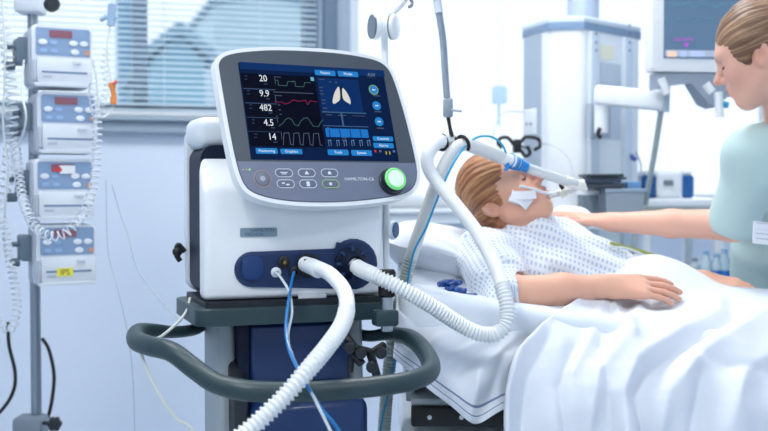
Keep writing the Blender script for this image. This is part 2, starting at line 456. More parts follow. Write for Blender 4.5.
# outside: pale buildings seen through the blind
outm = mat('facade_blue', (138,176,196), .9); outm2 = mat('facade_pale', (186,208,220), .9)
def outside(px0, px1, pyt, gable, m, name, lab, dist, back):
    o_ = BW.pt(0,0,-dist); pl = Pl(o_, BW.r, BW.u)
    a = pl.uv(px0, pyt); b = pl.uv(px1, pyt)
    g = pl.uv((px0+px1)/2, gable)
    poly = [(a[0],-4),(b[0],-4),(b[0],a[1]),((a[0]+b[0])/2,g[1]),(a[0],a[1])]
    t = thing(name, lab, 'building', pl.pt((a[0]+b[0])/2,-4))
    obj('wall', prism(poly, pl.mat(), -back, 0), m, t, smooth=False)
    W_ = b[0]-a[0]
    for k in range(3):
        for j in range(5):
            u = a[0]+W_*(.2+.3*k); v = -3.2+j*1.1
            if v+.5 < a[1]: obj('window', prism([(u-.06*W_,v),(u+.06*W_,v),(u+.06*W_,v+.5),(u-.06*W_,v+.5)], pl.mat(), 0, .02), mat('far_glass', (90,120,140), .3), t, smooth=False)
    rf = [(a[0]-.1,a[1]),((a[0]+b[0])/2,g[1]+.12),(b[0]+.1,a[1]),(b[0]+.1,a[1]+.12),((a[0]+b[0])/2,g[1]+.24),(a[0]-.1,a[1]+.12)]
    rf = [(a[0]-.12,a[1]-.02),((a[0]+b[0])/2,g[1]),(b[0]+.12,a[1]-.02),(b[0]+.12,a[1]+.12),((a[0]+b[0])/2,g[1]+.15),(a[0]-.12,a[1]+.12)]
    obj('roof', prism(rf, pl.mat(), -back-.1, .15), mat('far_roof', (130,158,178), .9), t, smooth=False)
outside(152, 205, 60, 34, outm, 'gabled_house', 'pale blue gabled house seen beyond the blind', 9, 5)
outside(122, 143, -30, -40, mat('tower_blue', (112,150,178), .9), 'tower_block', 'tall narrow blue block beyond the blind, left of the gabled house', 19, 2.5)
outside(214, 318, 4, -6, outm2, 'apartment_block', 'wide pale block beyond the blind, right of the gabled house', 22.5, 5)
prop(obj('ground_outside', box(-14, 16, RBack.y+1.2, 40, -4.2, -4.0), mat('pale_ground', (190,200,205), .9), smooth=False), kind='structure')
# ceiling lights
for i, (x, y) in enumerate(((-.9,.6),(.9,.6),(-.9,2.5),(.35,3.1))):
    t = thing('ceiling_light', ['square ceiling light panel left of the camera', 'square ceiling light panel right of the camera', 'square ceiling light panel above the pump stand side', 'square ceiling light panel above the bed'][i], 'ceiling light', (x,y,ZC))
    bm = NB()
    for a in ((x-.31,x+.31,y-.31,y-.29),(x-.31,x+.31,y+.29,y+.31),(x-.31,x-.29,y-.29,y+.29),(x+.29,x+.31,y-.29,y+.29)): box(*a, ZC-.02, ZC, into=bm)
    obj('light_frame', bm, M_white2, t, smooth=False)
    obj('diffuser', box(x-.29, x+.29, y-.29, y+.29, ZC-.012, ZC-.004), mat('light_diffuser', (255,255,255), .5, emit=10), t, smooth=False)

# unseen wall added behind the camera to cut fill light, gap left open
prop(obj('wall_fill_blocker', box(LBack.x-.1, RBack.x+.1, -2.3, -2.2, 0, 1.45), mat('wall_white', (232,238,244), .75), smooth=False), kind='structure')
prop(obj('trim_fill_blocker', box(LBack.x-.1, RBack.x+.1, -2.3, -2.2, 2.45, ZC), mat('wall_white', (232,238,244), .75), smooth=False), kind='structure')  # upper strip of the added wall, narrows the gap to lower the fill
# ================================================================== THE VENTILATOR
VY = math.radians(20)
vx, vyv = -.1815, 2.195
V = thing('ventilator', 'large white and navy ventilator on a trolley with a tilted touch screen', 'ventilator', (vx, vyv, 0), VY)
mV = WM[V.name]
def vl(p): return mV.inverted() @ Vector(p)      # world -> ventilator frame
def vw(x, y, z): return mV @ Vector((x, y, z))
def vbox(*a, **k): return box(*a, mtx=mV, **k)
HWd = .191
zb = vl(W(203,301,2.13)).z; zt = 1.287; BD = .225
# body: front housing, middle band, rear housing : slices along local y
def slab(name, y0, y1, inst, m, topz, bevel):
    poly = rrect(-HWd+inst, zb+inst*.5, HWd-inst, topz, .03)
    mm = mV @ Matrix(((1,0,0,0),(0,0,-1,y1),(0,1,0,0),(0,0,0,1)))     # prism local (u,v,w)->(x, y1-w, z)
    bm = prism(poly, mm, 0, y1-y0, bev=bevel, seg=4)
    return obj(name, bm, m, V)
slab('side_band', .05, .185, .004, M_navyd, zt-.055, 0)
slab('rear_housing', .185, BD, 0, M_white2, zt-.01, .01)
mm_ = mV @ Matrix(((0,0,1,-HWd),(1,0,0,0),(0,1,0,0),(0,0,0,1)))
bm = prism([(0,zb),(0,1.14),(.03,1.18),(.052,1.21),(.052,zb)], mm_, 0, 2*HWd)
bmesh.ops.bevel(bm, geom=[e for e in bm.edges if e.calc_length() > .06 or True], offset=.016, segments=4, profile=.5, affect='EDGES', clamp_overlap=True)
obj('front_housing', bm, M_white, V)
# shoulder on top behind the screen and neck that carries it
bm = vbox(-HWd-.001, HWd-.02, .07, BD-.01, zt-.062, zt+.004, bev=.022, seg=4)
obj('top_cover', bm, M_white2, V)
# recess with the ports
fp = Pl(vw(0,0,0), (math.cos(VY),math.sin(VY),0), (0,0,1))
mF = fp.mat()
def fuv(px, py): return fp.uv(px, py)
uL, vT = fuv(234, 252); uR, vB = fuv(373, 283); uB, vTop = fuv(352, 241)
cy_ = (vT+vB)/2; hh = (vT-vB)/2
cu_, cv_ = fuv(353, 264); Rb = fuv(377,264)[0]-cu_
poly = []
for k in range(13):
    a = math.radians(270-15*k); poly.append((uL+hh+hh*math.cos(a)*1.0, cy_+hh*math.sin(a)))
for k in range(15):
    a = math.radians(145-k*14.5*1.12); poly.append((cu_+Rb*math.cos(a), cv_+Rb*math.sin(a)))
poly = poly[::-1]
outer = poly; inner = inset(poly, .006)
bm = prism(outer, mF, -.004, .005, bev=.003)
panel = obj('port_panel', bm, M_navy, V)
obj('port_panel_inlay', prism(inset(poly,.007), mF, .005, .0062), mat('port_inlay', (9,38,82), .5), panel)
a0, a1 = fuv(241,256), fuv(262,279)
obj('flow_sensor_cover', prism(rrect(a0[0],a1[1],a1[0],a0[1],.012), mF, .005, .010, bev=.003), mat('cover_navy', (16,54,108), .4), panel)
# gas sockets
for (px, py, r, nm) in ((283,262,.0085,'sensor_socket'), (275,272,.007,'pressure_socket'), (294,272,.008,'blue_socket')):
    c = fp.at(px, py, .004)
    s_ = obj(nm, lathe([(r*1.5,0),(r*1.5,.006),(r,.008),(r*.8,.016),(r*.5,.016),(r*.5,.006)], Matrix.Translation(c) @ mF.to_3x3().to_4x4()), M_black if nm != 'pressure_socket' else M_white2, panel)
    if nm == 'sensor_socket': obj('brass_contact', disc(fp.at(px,py,.009), fp.n, r*.45, .006, 12), mat('brass', (180,140,70), .3, metal=1), s_)
# outlet 1 (hose towards the floor) and outlet 2 (large ribbed)
c1 = fp.at(307,265,.004)
obj('outlet_socket', lathe([(.025,0),(.025,.008),(.021,.012),(.016,.012),(.016,.004)], Matrix.Translation(c1) @ mF.to_3x3().to_4x4(), 36), M_black, panel)
c2 = fp.at(349,263,.004)
m2 = Matrix.Translation(c2) @ mF.to_3x3().to_4x4()
ex = obj('exhale_valve', lathe([(.034,0),(.034,.012),(.028,.018),(.024,.034),(.018,.040),(.017,.034)], m2, 40), M_navyd, panel)
bm = NB()
for k in range(8):
    a = 2*PI*k/8; box(-.003,.003,.02,.035,.004,.026, bev=.001, mtx=m2 @ Matrix.Rotation(a,4,'Z'), into=bm)
obj('grip_fin', bm, M_navy, ex)
# badge, latch
b0, b1 = fuv(240,228), fuv(277,236.5)
bd = obj('maker_badge', prism(rrect(b0[0],b1[1],b1[0],b0[1],.003), mF, 0, .002), mat('badge_silver', (140,158,170), .35, metal=.3), V)
mB_ = mat('badge_blue', (30,90,130), .5)
text('HAMILTON', fp.mat(b0[0]+.046, b0[1]-.0052, .0023), .0088, mB_, bd, sx=1.1)
text('MEDICAL', fp.mat(b0[0]+.030, b0[1]-.0135, .0023), .0088, mB_, bd, sx=1.1)
l0, l1 = fuv(298,296), fuv(323,300)
obj('latch', prism(rrect(l0[0],l1[1]-.003,l1[0]+.006,l0[1]+.003,.002), mF, 0, .0035, bev=.001), M_white2, V)
# right side oval button
rs = Pl(vw(HWd,0,0), (math.sin(VY)*-1,math.cos(VY),0), (0,0,1))
bc = W(391,230,2.30)
obj('side_strut', tube([vw(HWd-.012,.03,zb+.01), vw(HWd-.01,.03,zt-.08)], .016, 20), M_white, V)
sb = obj('side_knob', disc(bc, Vector((.93,-.42,0)), .021, .010, 36, bev=.004), M_white2, V)
bm = disc(bc+Vector((.93,-.42,0)).normalized()*.010, Vector((.93,-.42,0)), .017, .003, 36, bev=.002); obj('knob_cap', bm, mat('knob_blue', (52,88,140), .4), sb)
# little black hook at the left of the body
bm = tube(spline([vw(-HWd-.004,.2,1.005),vw(-HWd-.018,.2,1.02),vw(-HWd-.022,.2,1.0),vw(-HWd-.014,.2,.985)],6), .006, 8); ball(vw(-HWd-.02,.2,1.005),.011,into=bm)
obj('cable_hook', bm, M_black, V)

# ---- the screen head
S = Pl((-.1322,2.2197,1.2991), (math.cos(.4995),math.sin(.4995),0), (-math.sin(.4995)*math.sin(.345), math.cos(.4995)*math.sin(.345), math.cos(.345)))
S.o = S.o-S.n*.0057
def suv(px, py): return S.uv(px, py)
def z3(x, y): return (180+x/2.154, 30+y/2.154)
def z1(x, y): return (210+x/3.652, 45+y/3.652)
def z2(x, y): return (210+x/3.477, 130+y/3.477)
out = [(75,95),(72,72),(82,54),(110,44),(160,39),(210,37),(320,42),(390,52),(428,62),(452,80),(466,110),(482,160),(497,215),(510,270),(517,310),(513,338),(497,358),(465,368),(400,377),(330,382),(250,381),(190,373),(150,360),(128,340),(113,300),(98,230),(84,150)]
outer = chaikin([suv(*z3(*p)) for p in out], 2)[::-1]
head = obj('screen_head', prism(outer, S.mat(), -.020, .004, bev=.006, seg=4), M_white, V)
# rear hump + neck joint
cen = (sum(p[0] for p in outer)/len(outer), sum(p[1] for p in outer)/len(outer))
hump = [(cen[0]+(p[0]-cen[0])*.82, cen[1]+(p[1]-cen[1])*.8) for p in outer]
obj('rear_shell', prism([ (p[0],p[1]) for p in hump][::-1], S.mat() @ Matrix.Translation((0,0,-.020)) @ Matrix.Rotation(PI,4,'X') @ Matrix.Diagonal((1,-1,1,1)), 0, .045, bev=.025, seg=3), M_white2, head)
obj('screen_neck', tube([S.pt(0,-.06,-.05), vw(.0,.13,zt-.02)], .045, 24), M_white2, V)
bz = inset(outer, .0088)
bezel = obj('bezel', prism(bz, S.mat(), .004, .0052, bev=.0008, seg=2), mat('bezel_grey', (66,75,86), .38, coat=.35), head)
# control strip below the screen
def clipbelow(poly, f):
    out = []
    for i in range(len(poly)):
        a, b = poly[i], poly[(i+1) % len(poly)]; fa, fb = f(a), f(b)
        if fa <= 0: out.append(a)
        if (fa < 0) != (fb < 0):
            t = fa/(fa-fb); out.append((a[0]+(b[0]-a[0])*t, a[1]+(b[1]-a[1])*t))
    return out
sL = suv(*z2(60,112)); sR = suv(*z2(712,118))
yl = lambda x: sL[1]+(sR[1]-sL[1])*(x-sL[0])/(sR[0]-sL[0])
strip = clipbelow(inset(bz,.0015), lambda p: p[1]-yl(p[0]))
cs = obj('control_strip', prism(strip, S.mat(), .0052, .0056), mat('strip_grey', (112,120,142), .4, coat=.3), bezel)
lite = mat('legend_white', (225,230,235), .5)
ring_w = mat('button_rim', (205,212,222), .4)
def ring(cx, cy, hw, hh_, t, w, m, name, par, seg=8, label=None):
    o_ = rrect(cx-hw,cy-hh_,cx+hw,cy+hh_,min(hw,hh_)*.999,seg); i_ = rrect(cx-hw+t,cy-hh_+t,cx+hw-t,cy+hh_-t,min(hw,hh_)*.999-t,seg)
    bm = NB(); A = [bm.verts.new(S.pt(*p,w)) for p in o_]; Bv = [bm.verts.new(S.pt(*p,w)) for p in i_]
    A2 = [bm.verts.new(S.pt(*p,w-.0004)) for p in o_]; n = len(A)
    for k in range(n):
        bm.faces.new((A[k],A[(k+1)%n],Bv[(k+1)%n],Bv[k])); bm.faces.new((A[k],A[(k+1)%n],A2[(k+1)%n],A2[k]))
    return obj(name, bm, m, par, smooth=False, label=label)
btn = mat('key_grey', (98,106,128), .4)
rows = [[(253,153),(332,153),(411,153)],[(259,191),(337,191),(415,191)]]
icons = ['-', 'A', 'o', 'x', '=', '-']
pxw = .335/147/math.cos(0)*1.13
gi = 0
for row in rows:
    for p in row:
        u, v = suv(*z2(*p)); hw = .0193; hh_ = .0092
        kb = obj('key_button', prism(rrect(u-hw,v-hh_,u+hw,v+hh_,hh_*.99), S.mat(), .0056, .0064), btn, cs)
        ring(u, v, hw, hh_, .0016, .0067, mat('rim_green', (150,200,120), .4) if gi == 5 else ring_w, 'key_rim', cs)
        bm = NB()
        if gi == 0: box(-.008,.008,-.0008,.0008,0,.0003,mtx=S.mat(u,v+.001,.0065),into=bm); box(-.005,.005,-.0008,.0008,0,.0003,mtx=S.mat(u,v-.002,.0065),into=bm)
        elif gi == 1: prism([(-.005,-.003),(.005,-.003),(0,.005)], S.mat(u,v,.0065), 0, .0003, into=bm)
        elif gi == 2: prism([(-.004,-.003),(.004,-.003),(.003,.002),(0,.004),(-.003,.002)], S.mat(u,v,.0065), 0, .0003, into=bm)
        elif gi == 3: box(-.008,-.002,.0,.003,0,.0003,mtx=S.mat(u,v,.0065),into=bm); box(.001,.008,-.003,0,0,.0003,mtx=S.mat(u,v,.0065),into=bm)
        elif gi == 4: box(-.0035,.0035,-.005,.005,0,.0003,mtx=S.mat(u,v,.0065),into=bm)
        else: disc(S.pt(u,v,.0065), S.n, .0035, .0003, 16, into=bm)
        obj('key_symbol', bm, lite, cs, smooth=False); gi += 1
u, v = suv(*z2(179,173))
ring(u, v, .0185, .0185, .0018, .0065, mat('ring_tan', (160,140,130), .4), 'power_ring', cs, 14)
obj('power_button', disc(S.pt(u,v,.0056), S.n, .0145, .0016, 32, bev=.0005), mat('power_key', (112,118,134), .4), cs)
obj('power_symbol', disc(S.pt(u,v,.0072), S.n, .0055, .0004, 20), mat('symbol_grey', (170,176,190), .5), cs)
bm = NB()
for x in (112,124): 
    u,v = suv(*z2(x,141)); disc(S.pt(u,v,.0056), S.n, .0015, .0006, 10, into=bm)
obj('status_light', bm, mat('status_tan', (190,170,140), .4), cs)
u,v = suv(*z2(134,141)); obj('status_light', disc(S.pt(u,v,.0056), S.n, .0022, .0008, 12), mat('status_green', (140,200,90), .4, emit=.4), cs)
u, v = suv(*z2(515,174)); text('HAMILTON-C6', S.mat(u,v,.0058), .0098, lite, cs, sx=1.05)
# rotary knob
u, v = suv(*z2(632,172)); ksm = Matrix.Translation(S.pt(u-.006,v-.008,.0056)) @ S.mat().to_3x3().to_4x4()
kn = obj('rotary_knob', lathe([(.029,0),(.029,.003),(.0265,.005),(.026,.017),(.0245,.019)], ksm, 44), mat('knob_dark', (30,40,46), .4, metal=.3), head)
obj('lit_ring', lathe([(.0245,.0185),(.0245,.021),(.0220,.0235),(.0185,.0235),(.0185,.019)], ksm, 44), mat('knob_green', (110,200,120), .3, emit=.45), kn, label='glowing green ring of the knob')
obj('knob_face', lathe([(.0185,.019),(.0185,.0232),(.013,.0245)], ksm, 36), mat('knob_white', (214,234,216), .3, emit=.22), kn)

# ---- the display
def EM(n, c, e=1.0):
    m = mat('screen_'+n, c, .35, emit=e*.86, spec=.02); m.node_tree.nodes['Principled BSDF'].inputs['Base Color'].default_value = (.002,.002,.003,1); return m
scr = obj('display', prism([(-.1675,-.105),(.1675,-.105),(.1675,.105),(-.1675,.105)], S.mat(), .0052, .0057), EM('navy',(8,34,78),.8), bezel, smooth=False)
def R(x0, y0, x1, y1, c, name, w, e=.9, r=0, slant=None):
    """rectangle by its upper-left and lower-right corners in the enlarged view"""
    a = suv(*z1(x0,y0)); b = suv(*z1(x1,y1))
    poly = rrect(a[0],b[1],b[0],a[1],r,3) if r else [(a[0],b[1]),(b[0],b[1]),(b[0],a[1]),(a[0],a[1])]
    return prism(poly, S.mat(), w, w+.0002), (a, b)
def part(bm, n, m, label=None): return obj(n, bm, m, scr, smooth=False, label=label)
w0 = .00575
part(R(108,106,418,378,0,0,w0)[0], 'curve_area', EM('black',(4,11,34),.7))
part(R(103,66,634,120,0,0,w0)[0], 'header_bar', EM('header',(12,52,110),.9))
part(R(388,124,556,250,0,0,w0)[0], 'lung_panel', EM('panel',(10,50,108),.9))
bm,_ = R(416,308,576,343,0,0,w0+.0001,r=.002); part(bm, 'trend_panel', EM('bright',(34,122,206),.95))
bm = NB()
for a in ((404,250,566,252),(410,300,574,302),(478,252,480,300)): add(bm, R(*a,0,0,w0+.0002)[0])
part(bm, 'panel_line', EM('line',(70,110,160),.8))
bm = NB()
for a in ((432,312,433,342),(470,312,471,342),(508,312,509,342),(545,312,546,342)): add(bm, R(*a,0,0,w0+.0005)[0])
part(bm, 'trend_line', EM('line2',(20,80,150),.8))
btnm = EM('button',(40,136,214),.95); tw = EM('white',(225,236,245),1.0); tg = EM('greytext',(130,150,170),.8)
for (x0,y0,x1,y1,s) in ((377,95,455,118,'Patient'),(461,99,538,122,'Modes'),(162,380,244,402,'Monitoring'),(252,383,334,403,'Graphics'),(424,385,503,407,'Tools'),(510,387,588,409,'System'),(589,337,665,356,'Controls'),(591,361,667,381,'Alarms')):
    bm,(a,b) = R(x0,y0,x1,y1,0,0,w0+.0003,r=.0022); k = part(bm, 'screen_button', btnm)
    text(s, S.mat((a[0]+b[0])/2,(a[1]+b[1])/2,w0+.0006), .0082, tw, scr, 'button_text', sx=.95)
for x,y,s in ((205,128,'20'),(213,183,'9.9'),(222,235,'482'),(229,289,'4.5'),(238,340,'14')):
    u,v = suv(*z1(x,y)); text(s, S.mat(u,v,w0+.0004), .0205, tw, scr, 'reading', align='RIGHT', sx=.88)
bm = NB()
for y in (165,217,269,320): add(bm, R(112+(y-110)*.12,y,228+(y-110)*.12,y+1.4,0,0,w0+.0003)[0])
for i,y in enumerate((116,170,222,276,328)):
    for dy in (0,12): add(bm, R(122+i*9,y+dy,132+i*9,y+dy+3,0,0,w0+.0004)[0])
    add(bm, R(192+i*9,y+29,206+i*9,y+33,0,0,w0+.0004)[0])
part(bm, 'reading_line', EM('faint',(60,82,120),.8))
u,v = suv(*z1(585,114)); text('ASV', S.mat(u,v,w0+.0004), .0115, tg, scr, 'mode_text')
part(R(565,124,604,126,0,0,w0+.0004)[0],'mode_line',tg)
def curve(pts, m, wdt=.0007, name='waveform'):
    bm = NB(); P = [suv(*z1(*p)) for p in pts]
    for a, b in zip(P[:-1], P[1:]):
        a, b = Vector(a), Vector(b); t = (b-a); 
        if t.length < 1e-7: continue
        t.normalize(); n = Vector((-t.y,t.x))*wdt; a2, b2 = a-t*wdt, b+t*wdt
        bm.faces.new([bm.verts.new(S.pt(p.x,p.y,w0+.0004)) for p in (a2-n,b2-n,b2+n,a2+n)])
    part(bm, name, m)
def rep(base, n, x, y, dx, sl): 
    o_ = []
    for k in range(n):
        for p in base: o_.append((x+p[0]+dx*k, y+p[1]+sl*(p[0]+dx*k)))
    return o_
gr = EM('trace_green',(70,112,112),.8); pk = EM('trace_pink',(150,40,90),.8); gy = EM('trace_grey',(92,104,130),.8)
curve(rep([(0,0),(10,0),(12,18),(42,18),(46,2),(66,2)],2,234,133,62,.06), gr)
curve([(228+k*16*1.0,176+k*.6) for k in range(10)], gy)
curve([(232,212),(262,214),(268,220),(285,216),(300,205),(320,210),(345,206),(352,222),(362,208),(386,212)], pk)
curve([(248,300),(262,290),(272,276),(284,270),(296,278),(304,294),(318,300),(326,284),(338,272),(352,270),(362,284),(372,300),(392,302),(400,286),(408,278)], gr)
curve(rep([(0,0),(2,-42),(20,-44),(26,-2),(34,0)],4,264,368,36,.02), gy)
for x,y in ((232,120),(234,186),(240,262),(256,322)):
    curve([(x,y),(x+3,y+26)], gy, .0006, 'axis_line')
bm = NB()
for (x,y,w) in ((232,120,22),(234,188,24),(244,222,8),(246,240,8),(250,256,8),(392,128,20),(430,138,8),(452,140,8),(394,158,14),(396,170,12),(398,182,14),(402,204,16),(404,216,12),(406,234,18),(410,246,14),(418,258,24),(462,260,30),(516,262,46),(420,306,12),(425,350,14),(478,342,16),(478,350,16)): add(bm, R(x,y,x+w,y+3,0,0,w0+.0006)[0])
part(bm, 'legend_lettering', gy)
bm = NB()
for x in (428,458,484,512,542,570):
    for q in ((x,352,x+2,374),(x+8,350,x+10,372),(x,352,x+10,354)): add(bm, R(*q,0,0,w0+.0006)[0])
part(bm, 'bar_graph', EM('bars',(120,160,205),.8))
part(R(362,122,376,136,0,0,w0+.0006)[0], 'freeze_icon', EM('icon',(120,190,220),.9))
# lungs
def lung(pts): return [suv(*z1(*p)) for p in pts]
lm = EM('lung',(226,226,218),.95)
bm = NB()
for pts in ([(466,156),(460,160),(450,178),(444,200),(443,216),(450,220),(462,212),(470,206),(471,186),(469,166)],[(480,160),(490,170),(502,190),(509,208),(509,222),(500,216),(487,208),(481,200),(478,182),(477,168)]):
    prism(chaikin(lung(pts),1), S.mat(), w0+.0004, w0+.0006, into=bm)
part(bm, 'lung_picture', lm)
part(prism(lung([(471,152),(477,153),(479,200),(473,198)]), S.mat(), w0+.0003, w0+.0007), 'windpipe_picture', EM('wind',(16,36,70),.8))
for (x,y,r) in ((593,168,.0105),(604,226,.0102),(613,284,.0102)):
    u,v = suv(*z1(x,y)); part(disc(S.pt(u,v,w0+.0002), S.n, r, .0003, 32), 'round_button', btnm)
    part(box(-.004,.004,-.0012,.0012,0,.0002,mtx=S.mat(u,v,w0+.0006)), 'round_button_mark', tw)
u,v = suv(*z1(593,168)); ring(u,v,.0115,.0115,.0016,w0+.0006,EM('yellowring',(150,190,90),.9),'alert_ring',scr,12)
bm = NB()
for x,y in ((590,188),(596,246),(604,306)): add(bm, R(x,y,x+26,y+4,0,0,w0+.0006)[0])
part(bm, 'button_lettering', gy)
for x0,x1,c,n in ((595,603,(220,60,60),'red'),(612,622,(90,110,130),'dim'),(636,641,(210,210,50),'yel'),(649,654,(210,210,50),'yel'),(662,672,(90,120,190),'blu')):
    part(R(x0,392 if n in('yel',) else 388,x1,404 if n=='yel' else 396,0,0,w0+.0006)[0], 'status_mark', EM('st'+n,c,.9))

# ---- trolley: tray, column, handle, base, castors
tz1 = zb-.002; tz0 = vl(W(240,327,2.1)).z
tr = rrect(-HWd-.02, -.035, HWd+.025, BD+.02, .03)
mT = mV @ Matrix.Translation((0,0,tz0))
bm = prism(tr, mT, 0, tz1-tz0-.012, bev=.004)
obj('tray', bm, M_handle, V)
obj('tray_pad', prism(inset(tr,.022), mT, tz1-tz0-.012, tz1-tz0), M_dark, V)
# grey shell column: side profile polygon (y,z) swept across x
def sidepoly(pts, x0, x1, m, name, bev=.0):
    mm = mV @ Matrix(((0,0,1,x0),(1,0,0,0),(0,1,0,0),(0,0,0,1)))
    bm = prism(pts, mm, 0, x1-x0)
    if bev: bmesh.ops.bevel(bm, geom=bm.edges[:], offset=bev, segments=3, profile=.5, affect='EDGES')
    return obj(name, bm, m, V)
prof = [(.0,tz0),(.20,tz0),(.22,.55),(.24,.22),(.02,.22),(-.02,.40),(-.03,.60),(-.02,.72)]
shellm = mat('shell_grey', (150,160,166), .5)
sidepoly([(.04,tz0),(.2,tz0),(.2,.22),(.0,.22)], -.155, -.118, shellm, 'column_side', .012)
sidepoly([(.04,tz0),(.2,tz0),(.2,.22),(.0,.22)], .125, .160, shellm, 'column_side', .012)
sidepoly([(.045,tz0-.004),(.19,tz0-.004),(.19,.23),(.03,.23)], -.122, .128, M_dark, 'column_core')
obj('front_panel', vbox(-.092,.122,.012,.05, .735, tz0-.006, bev=.01, seg=3), M_navy, V)
obj('panel_recess', vbox(-.118,-.092,.018,.05, .70, tz0-.004, bev=.006), M_navyd, V)
# lower blue box bulging forward
bm = vbox(-.105,.145,-.055,.05, .28, .715, bev=.03, seg=4)
obj('lower_cover', bm, M_navy, V)
# dark flanks of the lower cover
sidepoly([(-.03,.73),(.05,.80),(.05,.3),(-.03,.3)], -.135, -.105, M_dark, 'column_flank', .008)
bm = vbox(-.29,.29,-.16,.26,.10,.17, bev=.03, seg=4)
obj('trolley_base', bm, M_white2, V)
for sx in (-1,1):
    for yy in (-.13,.23):
        bm = NB(); c = vw(sx*.25, yy, .052)
        for q in (-.016,.006): disc(c+(mV.to_3x3() @ Vector((q,0,0))), mV.to_3x3() @ Vector((1,0,0)), .05, .012, 28, into=bm, bev=.004)
        cst = obj('castor', bm, M_dark, V)
        obj('castor_fork', box(-.02,.02,-.02,.03,.05,.11, bev=.008, mtx=Matrix.Translation(vw(sx*.25,yy,0)) @ Matrix.Rotation(VY,4,'Z')), M_grey, cst)
# handle loop
hp = [W(208,318,2.33)+Vector((0,.0,-.005)), W(196,329,2.30), W(176,332,2.22), W(152,331,2.14), W(138,333,2.08), W(137,341,2.0), W(150,346,1.94), W(172,352,1.90), W(196,370,1.87), W(218,384,1.84), W(250,391,1.82), W(300,392,1.83), W(350,389,1.85), W(400,383,1.89), W(424,376,1.94), W(431,367,2.0), W(425,352,2.1), W(410,338,2.2), W(390,334,2.28), W(368,336,2.31), W(352,331,2.34), W(346,320,2.36)]
hs = spline(hp, 8)
n_ = len(hs)
def hrad(i, s):
    f = i/n_
    return .0168+.003*math.exp(-((f-.3)/.12)**2) if .15 < f < .85 else .0135
obj('handle', tube(hs, .0175, 20, rf=lambda i,s: .0125+.0058*min(1,max(0,min((i/n_-.10)/.08,(.88-i/n_)/.08)))), M_handle, V)
# cable bracket at the right of the column
bm = NB()
for a in (([(345,335,2.2),(356,348,2.18),(372,352,2.18),(384,345,2.2)],.008),([(352,352,2.18),(350,372,2.18)],.007),([(370,352,2.18),(378,380,2.2)],.009),([(346,345,2.18),(362,364,2.16)],.009)):
    tube([W(*p) for p in a[0]], a[1], 10, into=bm)
for p in ((350,347),(361,352),(372,366),(381,352)): disc(W(*p,2.165), (0,-1,0), .012, .02, 18, into=bm, bev=.003)
obj('cable_bracket', bm, M_dark, V)
# support arm pole standing on the tray corner
sp = W(387,330,2.16)
obj('arm_post', tube([Vector((sp.x,sp.y,W(387,331,2.16).z)), Vector((sp.x,sp.y,W(387,296,2.16).z))], .0125, 20), M_metal, V)
obj('post_joint', lathe([(.014,0),(.018,.004),(.018,.05),(.015,.056)], Matrix.Translation((sp.x,sp.y,W(387,297,2.16).z)), 24), M_black, V)
obj('post_bracket', box(-.03,.02,-.02,.015,tz0-.005,tz0+.028,bev=.006,mtx=Matrix.Translation((sp.x,sp.y,0)) @ Matrix.Rotation(VY,4,'Z')), M_handle, V)
# ================================================================== INFUSION PUMPS ON THEIR STAND
PY = 27
FPp = yawplane(W(60,150,2.88), PY)
pm = lambda u, v, w=0: FPp.mat(u, v, w)
M_pump = mat('pump_shell', (206,214,224), .45); M_pumpside = mat('pump_side', (176,186,200), .5)
M_pblue = mat('pump_panel', (132,158,192), .45); M_pred = mat('pump_display', (128,84,98), .35, emit=.15)
M_pkey = mat('pump_key', (222,228,236), .45); M_pkeyb = mat('pump_key_blue', (148,178,216), .45); M_porange = mat('pump_key_orange', (206,150,120), .45)
M_slot = mat('pump_slot', (104,130,164), .5); M_clamp = mat('clamp_slate', (96,114,130), .5); M_door = mat('pump_door', (212,219,228), .4)
PWd, PHt, PDp = .158, .166, .115
def pump_at(pxTL, pyTL):
    return FPp.uv(pxTL, pyTL)
labels = ['topmost infusion pump on the stand, blue panel with dark red display',
          'second infusion pump from the top of the stand, with a red display',
          'third infusion pump from the top, with a red and white sticker over its display',
          'lowest infusion pump on the stand, with a yellow IPS sticker']
spots = [(31.5,23.5),(37,91),(33.5,158.5),(36,225)]
proto = None
